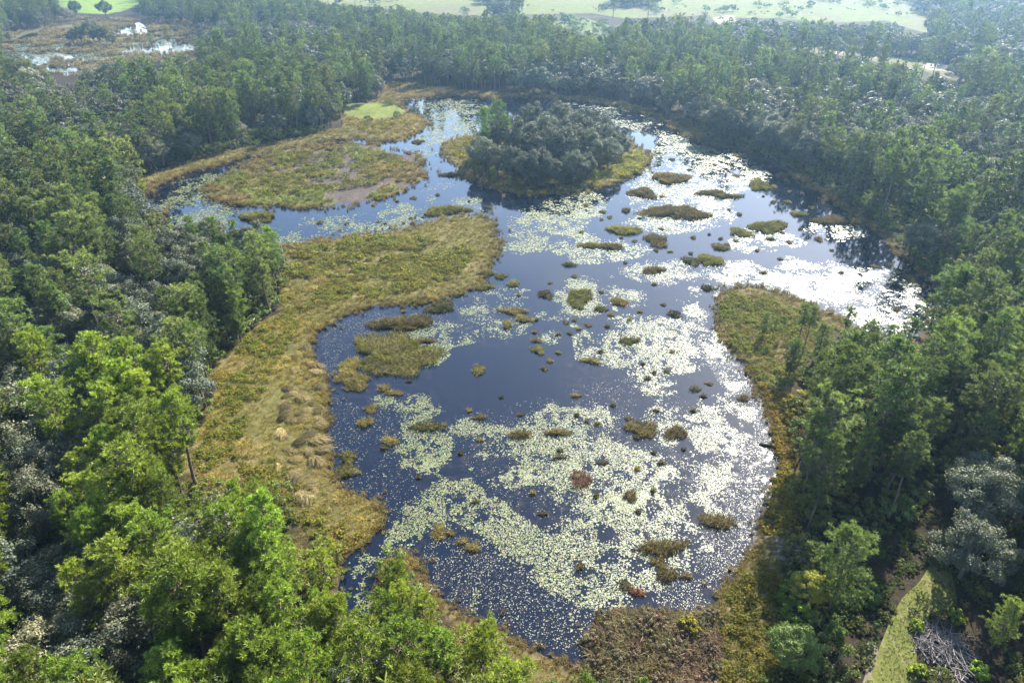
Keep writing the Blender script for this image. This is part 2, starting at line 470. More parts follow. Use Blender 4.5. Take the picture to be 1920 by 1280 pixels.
def tree_meshes(name, t, V, F, lf, leafmat, barkmat):
    trunk = mesh_from(name + '_trunk', t.V, t.F, barkmat, smooth=False)
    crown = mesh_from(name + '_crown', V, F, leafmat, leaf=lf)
    return trunk, crown

def joined(name, t, V, F, lf, leafmat, barkmat):
    """one prototype mesh for the far masses"""
    tv = np.array(t.V); nV = len(tv)
    VV = np.concatenate([tv, V]); FF = [tuple(f) for f in t.F] + [tuple(int(i) + nV for i in f) for f in F]
    mi = [1] * len(t.F) + [0] * len(F)
    return mesh_from(name, VV, FF, [leafmat, barkmat], midx=mi, leaf=np.concatenate([np.full(nV, 0.5), lf]))

def blades(P, H, W, lean, rng, droop=0.35, leaf=None):
    """bent grass blades of two segments; P base points, H heights, lean a preferred direction"""
    m = len(P)
    a = rng.uniform(0, 6.283, m)
    d = np.stack([np.cos(a), np.sin(a), np.zeros(m)], 1)
    out_ = unit(np.stack([np.cos(a + 1.2), np.sin(a + 1.2), np.zeros(m)], 1) * 0.8 + lean)
    H = np.asarray(H).reshape(-1, 1); W = np.asarray(W).reshape(-1, 1)
    dr = droop * rng.uniform(0.4, 1.5, (m, 1))
    mid = P + np.array([0, 0, 1]) * H * 0.62 + out_ * H * dr * 0.45
    tip = P + np.array([0, 0, 1]) * H * (1.0 - 0.35 * dr) + out_ * H * dr * 1.5
    V = np.stack([P - d * W * 0.5, P + d * W * 0.5, mid + d * W * 0.42, mid - d * W * 0.42, tip + d * W * 0.12, tip - d * W * 0.12], 1).reshape(-1, 3)
    k = np.arange(m)[:, None] * 6
    F = np.concatenate([k + np.array([[0, 1, 2, 3]]), k + np.array([[3, 2, 4, 5]])], 0)
    lf = rng.uniform(0, 1, m) if leaf is None else leaf
    lf = np.repeat(lf, 6)
    lf = np.clip(lf * np.tile([0.55, 0.55, 0.9, 0.9, 1.15, 1.15], m), 0, 1)  # shade painted into the blades: darker roots, lighter tips
    return V, F, lf

def scatter(name, pts, rz, sc, idx, protos, tints, sz=None):
    """an uncountable mass: prototypes strewn over points by a node group"""
    me = bpy.data.meshes.new(name)
    n = len(pts)
    me.vertices.add(n); me.vertices.foreach_set('co', np.asarray(pts, np.float32).ravel())
    sz = np.ones(n) if sz is None else sz
    for nm, arr in (('rz', rz), ('sc', sc), ('sz', sz)):
        a = me.attributes.new(nm, 'FLOAT', 'POINT'); a.data.foreach_set('value', np.asarray(arr, np.float32))
    a = me.attributes.new('pick', 'INT', 'POINT'); a.data.foreach_set('value', np.asarray(idx, np.int32))
    a = me.attributes.new('tint', 'FLOAT_COLOR', 'POINT')
    a.data.foreach_set('color', np.concatenate([np.asarray(tints, np.float32), np.ones((n, 1), np.float32)], 1).ravel())
    o = link(name, me)
    g = bpy.data.node_groups.new(name + '_nodes', 'GeometryNodeTree')
    g.interface.new_socket('Geometry', in_out='INPUT', socket_type='NodeSocketGeometry')
    g.interface.new_socket('Geometry', in_out='OUTPUT', socket_type='NodeSocketGeometry')
    gi = g.nodes.new('NodeGroupInput'); go = g.nodes.new('NodeGroupOutput')
    def named(nm, ty):
        a = g.nodes.new('GeometryNodeInputNamedAttribute'); a.data_type = ty; a.inputs[0].default_value = nm
        return a.outputs[0]
    rzs, scs, szs, pk = named('rz', 'FLOAT'), named('sc', 'FLOAT'), named('sz', 'FLOAT'), named('pick', 'INT')
    cr = g.nodes.new('ShaderNodeCombineXYZ'); g.links.new(rzs, cr.inputs[2])
    mz = g.nodes.new('ShaderNodeMath'); mz.operation = 'MULTIPLY'; g.links.new(scs, mz.inputs[0]); g.links.new(szs, mz.inputs[1])
    cs = g.nodes.new('ShaderNodeCombineXYZ')
    g.links.new(scs, cs.inputs[0]); g.links.new(scs, cs.inputs[1]); g.links.new(mz.outputs[0], cs.inputs[2])
    jn = g.nodes.new('GeometryNodeJoinGeometry')
    for i, p in enumerate(protos):
        po = bpy.data.objects.new(name + '_source', p)          # not linked to the scene: only a source for the mass
        ob = g.nodes.new('GeometryNodeObjectInfo'); ob.inputs['Object'].default_value = po
        cmp_ = g.nodes.new('FunctionNodeCompare'); cmp_.data_type = 'INT'; cmp_.operation = 'EQUAL'
        g.links.new(pk, cmp_.inputs[2]); cmp_.inputs[3].default_value = i
        ip = g.nodes.new('GeometryNodeInstanceOnPoints')
        g.links.new(gi.outputs[0], ip.inputs['Points']); g.links.new(cmp_.outputs[0], ip.inputs['Selection'])
        g.links.new(ob.outputs['Geometry'], ip.inputs['Instance'])
        g.links.new(cr.outputs[0], ip.inputs['Rotation']); g.links.new(cs.outputs[0], ip.inputs['Scale'])
        g.links.new(ip.outputs[0], jn.inputs[0])
    g.links.new(jn.outputs[0], go.inputs[0])
    md = o.modifiers.new('strew', 'NODES'); md.node_group = g
    o['kind'] = 'stuff'
    return o

# ------------------------------------------------------------------ the ground: one sheet, sunk under the water
def axis(fine, lo, hi, out_lo, out_hi, mid=2.5, m_lo=None, m_hi=None):
    a = list(np.arange(lo, hi + 1e-6, fine))
    x = hi; s = fine
    while x < out_hi:
        s = mid if (m_hi is not None and x < m_hi) else max(s, mid) * 1.18
        x += s; a.append(x)
    x = lo; s = fine; b = []
    while x > out_lo:
        s = mid if (m_lo is not None and x > m_lo) else max(s, mid) * 1.18
        x -= s; b.append(x)
    return np.array(b[::-1] + a)

gx = axis(1.0, -130, 150, -3200, 3200, 2.6, -400, 330)
gy = axis(1.0, 34, 330, -160, 4000, 2.2, 20, 760)
GX, GY = np.meshgrid(gx, gy)
X, Y = GX.ravel(), GY.ravel()
near = (X > -460) & (X < 420) & (Y > 0) & (Y < 900)
sd = np.full(X.shape, -60.0)           # + in water
xn, yn = X[near], Y[near]
def water_depth(x, y):
    """metres inside the water (positive) or away from it (negative), with a ragged edge"""
    x = np.asarray(x, float); y = np.asarray(y, float)
    d = poly_dist(lake_w, x, y)
    d = np.minimum(d, -poly_dist(oval_w, x, y))
    d = np.minimum(d, -poly_dist(isle_w, x, y))
    d = np.maximum(d, poly_dist(pond_w, x, y))
    return d
def ragged(x, y):
    k = np.clip(np.asarray(y) / 150.0, 0.35, 2.2) * np.where(np.asarray(y) > 400, 2.6, 1.0)
    return (fbm(x, y, 6.0, 5, 1) - 0.5) * 4.6 * k
sd[near] = water_depth(xn, yn)
SDR = sd + np.where(near, ragged(X, Y), 0)
px, py = project(X, Y, 0 * X)
front = Y > 5

def region(poly):
    return inside(poly, px, py) & front

LAND = 0.40
Z = np.where(SDR > 0, -0.9 * sstep(0, 4, SDR) - 0.05, LAND * sstep(0.0, 3.0, -SDR) + 0.03)
# oval marsh: muddy channels and wet hollows that just break the surface
in_oval = near & (poly_dist(oval_w, X, Y) > 0)
Z = np.where(in_oval, np.minimum(Z, 0.25) - 0.23 * sstep(0.58, 0.66, fbm(X, Y, 16, 3, 5)), Z)

def mixv(a, b, f): return a * (1 - f[:, None]) + np.asarray(b)[None, :] * f[:, None]
nA, nB = fbm(X, Y, 9, 4, 11), fbm(X, Y, 30, 4, 12)
C = np.tile(np.array([0.020, 0.016, 0.010]), (len(X), 1))                 # forest floor
C = mixv(C, (0.032, 0.028, 0.012), sstep(0.45, 0.65, nB))
openm = region(OPEN_MAIN)
mar = np.zeros(len(X)); mar[openm] = 1
C = mixv(C, (0.060, 0.056, 0.018), mar)
C = mixv(C, (0.080, 0.066, 0.026), mar * sstep(0.45, 0.62, nA))
shore = np.where(SDR < 0, np.exp(SDR / 1.8), 1)
C = mixv(C, (0.060, 0.042, 0.028), np.clip(shore, 0, 1) * 0.75 * (np.abs(SDR) < 20))
for i, f in enumerate(FIELDS):
    r = region(f).astype(float)
    C = mixv(C, [(0.075, 0.12, 0.018), (0.065, 0.055, 0.024), (0.068, 0.078, 0.018), (0.065, 0.080, 0.022), (0.070, 0.07, 0.028)][i], r)
    C = mixv(C, [(0.085, 0.12, 0.02), (0.045, 0.042, 0.017), (0.070, 0.066, 0.027), (0.05, 0.065, 0.018), (0.075, 0.066, 0.036)][i], r * sstep(0.4, 0.65, nB))
far_f = (Y > 800) & (fbm(X, Y, 300, 3, 9) > 0.5)
C = mixv(C, (0.075, 0.08, 0.025), far_f.astype(float))
C = mixv(C, (0.075, 0.088, 0.020), region(CLEARING).astype(float))
for q in ([(1338,34),(1375,30),(1378,42),(1345,46)], [(1715,124),(1760,120),(1800,130),(1795,136),(1740,132)], [(1830,140),(1860,142),(1850,150)],
          [(1550,96),(1590,98),(1588,102)], [(1625,106),(1650,106),(1648,112)]):
    C = mixv(C, (0.22, 0.19, 0.15), region(q).astype(float))
C = mixv(C, (0.018, 0.015, 0.011), sstep(-0.15, 0.4, SDR))
C = np.where(in_oval[:, None] & (Z < 0.06)[:, None], np.array([0.050, 0.040, 0.033])[None, :], C)
nx, ny = len(gx), len(gy)
ii = (np.arange(ny - 1)[:, None] * nx + np.arange(nx - 1)[None, :]).ravel()
F = np.stack([ii, ii + 1, ii + nx + 1, ii + nx], 1)
go_ = link('ground', mesh_from('ground', np.stack([X, Y, Z], 1), F, M_GROUND, smooth=True, point_color={'cover': C}))
tag(go_, kind='structure')

# ------------------------------------------------------------------ the water: one level sheet under everything that is wet
wx = np.arange(-460, 301, 4.0); wy = np.arange(36, 801, 4.0)
WX, WY = np.meshgrid(wx, wy)
wpx, wpy = project(WX.ravel(), WY.ravel(), 0 * WX.ravel())
weed = 0.25 + 0.75 * sstep(0.38, 0.62, fbm(WX.ravel(), WY.ravel(), 22, 3, 21))
POOL = [(850,655),(920,640),(1000,650),(1040,690),(1050,740),(1000,775),(940,780),(900,760),(880,720),(830,700)]
weed[inside(POOL, wpx, wpy)] = 0.0
POOL_W = to_world(POOL)
weed[wpy < 520] *= 0.5
weed[inside([(630,1045),(720,1045),(710,1155),(630,1155)], wpx, wpy)] = 0
nx, ny = len(wx), len(wy)
ii = (np.arange(ny - 1)[:, None] * nx + np.arange(nx - 1)[None, :]).ravel()
F = np.stack([ii, ii + 1, ii + nx + 1, ii + nx], 1)
wo = link('water', mesh_from('water', np.stack([WX.ravel(), WY.ravel(), 0 * WX.ravel()], 1), F, M_WATER, smooth=True, point_color={'weed': weed}))
tag(wo, kind='structure')

def depth_at(x, y):
    x = np.asarray(x, float); y = np.asarray(y, float)
    return water_depth(x, y) + ragged(x, y)

# ------------------------------------------------------------------ prototypes
_pr = random.Random(4)
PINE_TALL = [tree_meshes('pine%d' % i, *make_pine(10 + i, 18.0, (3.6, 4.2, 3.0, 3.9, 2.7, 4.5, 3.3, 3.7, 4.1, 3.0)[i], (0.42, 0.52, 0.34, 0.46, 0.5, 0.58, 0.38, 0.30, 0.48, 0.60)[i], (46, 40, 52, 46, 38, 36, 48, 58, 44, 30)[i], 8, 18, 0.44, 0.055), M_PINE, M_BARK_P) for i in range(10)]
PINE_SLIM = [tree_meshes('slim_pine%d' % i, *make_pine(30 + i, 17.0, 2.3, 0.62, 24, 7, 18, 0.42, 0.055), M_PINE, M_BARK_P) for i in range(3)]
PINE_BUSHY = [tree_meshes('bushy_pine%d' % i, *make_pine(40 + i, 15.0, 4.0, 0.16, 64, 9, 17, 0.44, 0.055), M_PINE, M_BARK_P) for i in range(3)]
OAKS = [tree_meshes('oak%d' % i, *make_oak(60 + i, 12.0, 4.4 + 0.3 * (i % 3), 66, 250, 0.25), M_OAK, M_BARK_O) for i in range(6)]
FAR_PINE = [joined('far_pine%d' % i, *make_pine(80 + i, 18.0, (3.6, 4.3, 2.9, 4.0, 2.6, 4.6, 3.3, 3.8)[i], (0.38, 0.5, 0.3, 0.44, 0.52, 0.58, 0.34, 0.25)[i], 32, 6, 9, 0.56, 0.12, 5), M_PINE, M_BARK_P) for i in range(8)]
FAR_OAK = [joined('far_oak%d' % i, *make_oak(90 + i, 12.0, 4.6, 42, 80, 0.52, sides=5), M_OAK, M_BARK_O) for i in range(5)]
SHRUBS = [joined('shrub%d' % i, *make_oak(110 + i, 2.4, 1.5, 20, 70, 0.20, low=0.05, sides=4), M_SHRUB, M_BARK_O) for i in range(4)]
LOW = [joined('low%d' % i, *make_oak(120 + i, 0.9, 0.62, 10, 60, 0.10, low=0.0, sides=3), M_SHRUB, M_BARK_O) for i in range(4)]
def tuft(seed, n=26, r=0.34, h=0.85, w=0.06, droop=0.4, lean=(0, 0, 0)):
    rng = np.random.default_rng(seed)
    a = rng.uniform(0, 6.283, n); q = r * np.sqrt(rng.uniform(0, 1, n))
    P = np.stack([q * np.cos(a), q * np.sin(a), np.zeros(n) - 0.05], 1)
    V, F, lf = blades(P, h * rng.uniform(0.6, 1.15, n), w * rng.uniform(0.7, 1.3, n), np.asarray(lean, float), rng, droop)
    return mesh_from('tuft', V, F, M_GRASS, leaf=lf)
TUFTS = [tuft(140), tuft(141, 22, 0.4, 0.7), tuft(142, 30, 0.3, 1.0, 0.055, 0.55), tuft(143, 26, 0.45, 0.6, 0.07, 0.7)]
TUFT_BENT = [tuft(150 + i, 34, 0.45, 1.1, 0.06, 0.85, (0.9, -0.5, 0)) for i in range(3)]

# ------------------------------------------------------------------ trees
OAK_ZONES = [
    [(0,165),(120,160),(235,175),(300,200),(300,250),(180,270),(0,262)],
    [(330,45),(480,30),(660,50),(700,70),(560,90),(420,80)],
    [(1330,170),(1500,150),(1700,180),(1920,150),(1920,330),(1780,330),(1650,270),(1560,270),(1420,250),(1330,230)],
    [(1370,38),(1560,40),(1740,70),(1920,90),(1920,130),(1700,120),(1500,90),(1370,80)],
    [(1150,40),(1340,36),(1350,66),(1150,72)],
    [(1640,0),(1920,0),(1920,90),(1760,60),(1700,20)],
    [(0,430),(110,440),(150,470),(60,490),(0,480)],
    [(220,420),(330,430),(380,470),(350,560),(280,600),(200,580),(180,520)],
    [(60,570),(200,560),(330,600),(350,680),(280,720),(160,700),(80,640)],
    [(0,690),(120,700),(190,760),(170,850),(110,960),(60,1010),(0,1010)],
    [(0,1010),(150,1020),(300,1080),(300,1280),(0,1280)],
    [(1800,870),(1925,860),(1925,1000),(1830,990)],
    [(1820,410),(1925,400),(1925,520),(1860,480)],
    [(1100,120),(1240,140),(1240,170),(1000,160),(940,140)],
]
OPENS = [OPEN_MAIN, OPEN_RIGHT] + FIELDS + [CLEARING]

def candidates(y0, y1, step, rng):
    """jittered grid of possible tree places inside (and a little beside) the view"""
    ys = np.arange(y0, y1, step)
    out_ = []
    for yv in ys:
        half = 0.80 * yv + 75
        xs = np.arange(-half, half, step)
        out_.append(np.stack([xs + rng.uniform(-0.48, 0.48, len(xs)) * step, yv + rng.uniform(-0.48, 0.48, len(xs)) * step], 1))
    return np.concatenate(out_)

rng = np.random.default_rng(5)
nl_ = candidates(24, 105, 3.6, rng); nl_ = nl_[nl_[:, 0] < 6]
main_ = candidates(22, 330, 4.7, rng); main_ = main_[~((main_[:, 0] < 6) & (main_[:, 1] < 105))]
cand = np.concatenate([nl_, main_, candidates(330, 620, 5.6, rng), candidates(620, 1250, 7.2, rng), candidates(1250, 3000, 26, rng)])
cx, cy_ = cand[:, 0], cand[:, 1]
bpx, bpy_ = project(cx, cy_, 0 * cx)
m9 = np.array([project(cx, cy_, 0 * cx + 12)[k] for k in (0, 1)])
is_oak = np.zeros(len(cx), bool)
in_zone = np.zeros(len(cx), bool)
for z in OAK_ZONES:
    in_zone |= inside(z, m9[0], m9[1])
u = rng.random(len(cx))
is_oak = np.where(in_zone, u < 0.86, u < np.where(cy_ > 300, 0.42, np.where((cx < 6) & (cy_ < 105), 0.14, np.where((cx > 40) & (cy_ < 125), 0.07, 0.26))))
hh = np.where(is_oak, rng.normal(11.5, 2.0, len(cx)), np.clip(rng.normal(18.0, 3.2, len(cx)), 9, 25))
hh = np.where((m9[0] < 640) & (m9[1] > 820), hh * 0.93, hh)
keep = np.ones(len(cx), bool)
for fz in (0.0, 0.5, 0.75, 0.97):
    qx, qy = project(cx, cy_, hh * fz)
    for o in OPENS:
        keep &= ~inside(o, qx, qy)
for sx in (-2.3, 2.3):
    qx, qy = project(cx + sx, cy_, hh * 0.75)
    keep &= ~inside(OPEN_MAIN, qx, qy)
for o in OPENS[2:]:
    pass
nearw = (cx > -460) & (cx < 420) & (cy_ < 900)
sdc = np.full(len(cx), -50.0); sdc[nearw] = depth_at(cx[nearw], cy_[nearw])
keep &= sdc < -2.5
# gaps in the woods
gap = fbm(cx, cy_, 24, 3, 31)
keep &= ~((gap > 0.68) & (cy_ < 600) & (cy_ > 110))
keep &= ~((cy_ > 850) & (fbm(cx, cy_, 300, 3, 9) > 0.5) & (cy_ > 900))
drop = is_oak & (rng.random(len(cx)) < np.where((cx < 6) & (cy_ < 105), 0.45, 0.30))
keep &= ~drop
# the cleared strip round the mown path and brush heap, also off to the right of the frame
keep &= ~((cx > 26) & (cx < 62) & (cy_ < 66))
# nothing stands where its shadow would fall on the sunlit track
LIT = [(1640,1290),(1665,1180),(1695,1115),(1735,1088),(1790,1088),(1792,1150),(1740,1160),(1720,1290)]
for fr in np.linspace(0.2, 1.05, 12):
    L_ = hh * fr / math.tan(R(SUN_EL))
    for side in (-2.2, 0, 2.2):
        shx = cx - math.sin(R(SUN_AZ)) * L_ + side * math.cos(R(SUN_AZ)); shy = cy_ - math.cos(R(SUN_AZ)) * L_ - side * math.sin(R(SUN_AZ))
        qx, qy = project(shx, shy, 0 * shx)
        keep &= ~(inside(LIT, qx, qy) & (cx > 30) & (cy_ < 130) & (shy > 20))
cx, cy_, hh, is_oak = cx[keep], cy_[keep], hh[keep], is_oak[keep]
tx, ty = project(cx, cy_, hh * 0.8)
seen = (tx > -40) & (tx < 1960) & (ty > -10) & (ty < 1330)
dist = np.hypot(cx, cy_)

ZONE_LABELS = [   # (x0, y0, x1, y1) in the photograph, where it grows, what is near
    ((0, 860, 330, 1330), 'in the shaded wood in the bottom left corner', 'trees of the bottom left corner'),
    ((330, 860, 660, 1330), 'in the bright sunlit grove below the golden marsh', 'trees of the grove below the golden marsh'),
    ((660, 980, 1000, 1330), 'beside the small dark pool at the bottom', 'trees beside the dark pool'),
    ((0, 640, 200, 860), 'in the wood on the left edge, below the pale roof', 'trees below the pale roof'),
    ((200, 640, 480, 860), 'at the wood edge beside the golden marsh', 'trees along the golden marsh'),
    ((0, 520, 230, 640), 'around the pale roof on the left', 'trees around the pale roof'),
    ((230, 520, 560, 640), 'inland of the fallen white trunk on the left', 'trees near the fallen white trunk'),
    ((0, 380, 200, 520), 'on the left edge level with the sedge spit', 'trees on the left edge'),
    ((200, 380, 380, 520), 'in the wood left of the inlet', 'trees left of the inlet'),
    ((380, 380, 620, 520), 'on the wooded point above the sedge spit', 'trees of the wooded point'),
    ((0, 240, 300, 380), 'in the tall stand behind the bare white pole', 'trees behind the bare pole'),
    ((300, 200, 700, 330), 'along the far left bank behind the oval marsh', 'trees along the far left bank'),
    ((0, -20, 720, 260), 'in the far wood on the upper left', 'trees of the upper left wood'),
    ((720, -20, 1290, 260), 'in the belt of wood beyond the pond', 'trees beyond the pond'),
    ((1290, -20, 1930, 220), 'in the hazy far wood on the upper right', 'trees of the hazy upper right'),
    ((1290, 220, 1620, 420), 'along the far right bank of the pond', 'trees along the far right bank'),
    ((1620, 220, 1960, 420), 'in the hazy wood behind the right bank', 'trees behind the right bank'),
    ((1620, 420, 1800, 580), 'on the right bank beside the glaring water', 'trees beside the glaring water'),
    ((1800, 420, 1960, 580), 'on the right edge level with the glaring water', 'trees on the upper right edge'),
    ((1480, 560, 1700, 740), 'at the root of the right-hand sedge point', 'trees at the root of the point'),
    ((1700, 560, 1960, 740), 'in the wood on the right below the glaring water', 'trees below the glaring water'),
    ((1470, 740, 1690, 1010), 'in the dark stand on the right shore', 'trees of the dark right shore stand'),
    ((1690, 740, 1960, 1010), 'in the shaded wood right of the shore stand', 'trees right of the shore stand'),
    ((1400, 1010, 1990, 1340), 'in the shade around the mown track', 'trees around the mown track'),
]
def place_tree(kind, mesh_pair, x, y, z, rz, sc, label, group=None, tc=(1, 1, 1), cat='tree'):
    root = link(kind, None, None, (x, y, z), rz, sc)
    root.empty_display_size = 0.5
    tag(root, label, cat, group)
    link('trunk', mesh_pair[0], root)
    cr = link('crown', mesh_pair[1], root)
    tint(cr, tc)
    return root

def ground_z(x, y):
    return LAND if depth_at(np.array([x]), np.array([y]))[0] < -3 else 0.12

def pine_tint(x, y, r):
    """tint per pine: sunlit lime painted into the near left grove, haze blue elsewhere"""
    yel = 1.0 if (x < 10 and y < 100) else 0.0
    b = r.uniform(0.65, 1.25) * (1.0 if yel else 0.92)
    return ((0.80 + 0.26 * yel + r.uniform(-0.1, 0.12)) * b, (0.87 + 0.29 * yel) * b, (1.40 - 0.65 * yel) * b)

def oak_tint(x, y, r):
    b = r.uniform(0.65, 1.25); w = r.uniform(-0.08, 0.14)
    return ((1.0 + w) * b, 1.0 * b, (1.0 - w) * b)

used = np.zeros(len(cx), bool)
placed = {}
rr_ = random.Random(11)
for oak in (False, True):
    ids = np.where((is_oak == oak) & seen & (ty > -5))[0]
    ids = ids[np.argsort(dist[ids])][:262 if not oak else 285]
    for i in ids:
        used[i] = True
        lab, grp = 'among the trees of the far woods', 'trees of the far woods'
        for (x0, y0, x1, y1), l, g in ZONE_LABELS:
            if x0 <= tx[i] < x1 and y0 <= ty[i] < y1:
                lab, grp = l, g; break
        x, y, h = float(cx[i]), float(cy_[i]), float(hh[i])
        if oak:
            p = OAKS[rr_.randrange(6)]
            ro = place_tree('oak_tree', p, x, y, LAND - 0.1, rr_.uniform(0, 6.28), h / 12.0 * rr_.uniform(0.95, 1.15), 'grey-green broad oak ' + lab, 'oak ' + grp, oak_tint(x, y, rr_))
            placed.setdefault('oak ' + grp, []).append((ro, float(tx[i]), float(ty[i]), h))
        else:
            p = PINE_TALL[rr_.randrange(10)] if rr_.random() < 0.85 else PINE_BUSHY[rr_.randrange(3)]
            ro = place_tree('pine_tree', p, x, y, LAND - 0.1, rr_.uniform(0, 6.28), (h / 18.0 * (wv := rr_.uniform(0.82, 1.2)), h / 18.0 * wv, h / 18.0), 'tall green pine ' + lab, 'pine ' + grp, pine_tint(x, y, rr_))
            placed.setdefault('pine ' + grp, []).append((ro, float(tx[i]), float(ty[i]), h))

# the outermost and tallest of each stand, and every tree of a small stand, get a label of their own
ORD = ['first', 'second', 'third', 'fourth', 'fifth', 'sixth', 'seventh', 'eighth', 'ninth', 'tenth', 'eleventh', 'twelfth', 'thirteenth', 'fourteenth']
for grp, items in placed.items():
    base = items[0][0]['label']
    kindw = 'oak' if grp.startswith('oak') else 'pine'
    where = base.split(' oak ' if kindw == 'oak' else ' pine ', 1)[1]
    if len(items) == 1: continue
    if len(items) <= 14:
        for k, it in enumerate(sorted(items, key=lambda t: t[1])):
            it[0]['label'] = '%s %s from the left %s' % (ORD[k], kindw, where)
        continue
    left = list(items)
    for word, key in (('leftmost', lambda t: t[1]), ('rightmost', lambda t: -t[1]), ('lowest in view', lambda t: -t[2]), ('farthest up the picture', lambda t: t[2]), ('tallest', lambda t: -t[3]), ('shortest', lambda t: t[3])):
        it = min(left, key=key); left.remove(it)
        it[0]['label'] = '%s %s %s' % (word, kindw, where)
rest = ~used
def far_mass(name, sel, protos, h0, tf, label):
    x, y, h = cx[sel], cy_[sel], hh[sel]
    n = len(x); r = np.random.default_rng(hash(name) % 1000 if False else len(name))
    b = r.uniform(0.6, 1.3, n)[:, None]
    c = np.stack([r.uniform(0.75, 1.0, n), 0.92 * np.ones(n), r.uniform(1.1, 1.6, n)], 1) * b * 0.78 if tf else np.stack([r.uniform(0.9, 1.2, n), np.ones(n), r.uniform(0.95, 1.2, n)], 1) * b * 0.95  # far pines tinted bluer and duller, haze painted into their colour
    o = scatter(name, np.stack([x, y, np.full(n, LAND - 0.1)], 1), r.uniform(0, 6.28, n), h / h0 * r.uniform(0.92, 1.12, n), r.integers(0, len(protos), n), protos, c)
    tag(o, label, 'woodland', kind='stuff')
    return o
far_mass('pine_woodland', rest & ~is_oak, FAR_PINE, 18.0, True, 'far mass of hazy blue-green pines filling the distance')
far_mass('oak_woodland', rest & is_oak, FAR_OAK, 12.0, False, 'far mass of grey-brown broadleaf trees filling the distance')

# trees of the wooded island in the pond
isl = [(905,322,'o',13),(935,300,'o',15),(960,335,'o',12),(985,310,'o',17),(1010,345,'o',13),(1020,300,'o',18),(1050,325,'o',17),(1075,345,'o',12),(1080,300,'o',18),
       (1105,320,'o',15),(1125,300,'o',15),(1140,318,'o',12),(1150,292,'o',12),(955,285,'o',15),(1000,275,'o',17),(1050,275,'o',18),(1095,278,'o',16),
       (1130,275,'o',13),(1040,350,'o',10),(985,345,'o',11),(1100,340,'o',10),(930,330,'o',11),(1020,325,'o',16),(1065,308,'o',17),(1165,300,'o',9),(915,295,'o',11)]
isl_made = []
for (bx, by, k, h) in isl:
    x, y = at(bx, by); isl_b = rr_.uniform(0.75, 1.05)
    iro = place_tree('oak_tree', OAKS[rr_.randrange(6)], x, y, 0.1, rr_.uniform(0, 6.28), (h / 12.0 * 0.95, h / 12.0 * 0.95, h / 12.0), 'grey moss-hung oak massed on the wooded island in the pond', 'oaks on the pond island',
               tuple(v * isl_b for v in (0.98, 1.0, 1.05)))
    isl_made.append((iro, bx, by, h))
for word, key in (('leftmost', lambda t: t[1]), ('rightmost', lambda t: -t[1]), ('front-most', lambda t: -t[2]), ('rearmost', lambda t: t[2])):
    it = min(isl_made, key=key); isl_made.remove(it)
    it[0]['label'] = word + ' grey oak on the wooded island in the pond'
for j, (bx, by, h) in enumerate([(912,305,20),(932,288,20),(950,300,17)]):
    x, y = at(bx, by)
    place_tree('pine_tree', PINE_TALL[j], x, y, 0.1, rr_.uniform(0, 6.28), h / 18.0, 'green pine rising at the left end of the wooded island', 'pines on the pond island', (0.75, 0.95, 1.0))
for j, (bx, by, h) in enumerate([(890,335,5),(925,345,6),(955,352,4),(1115,345,5)]):
    x, y = at(bx, by)
    place_tree('sapling', PINE_BUSHY[j % 3], x, y, 0.1, rr_.uniform(0, 6.28), h / 15.0, 'pale green sapling at the foot of the wooded island', 'saplings on the pond island', (1.1, 1.2, 1.1))

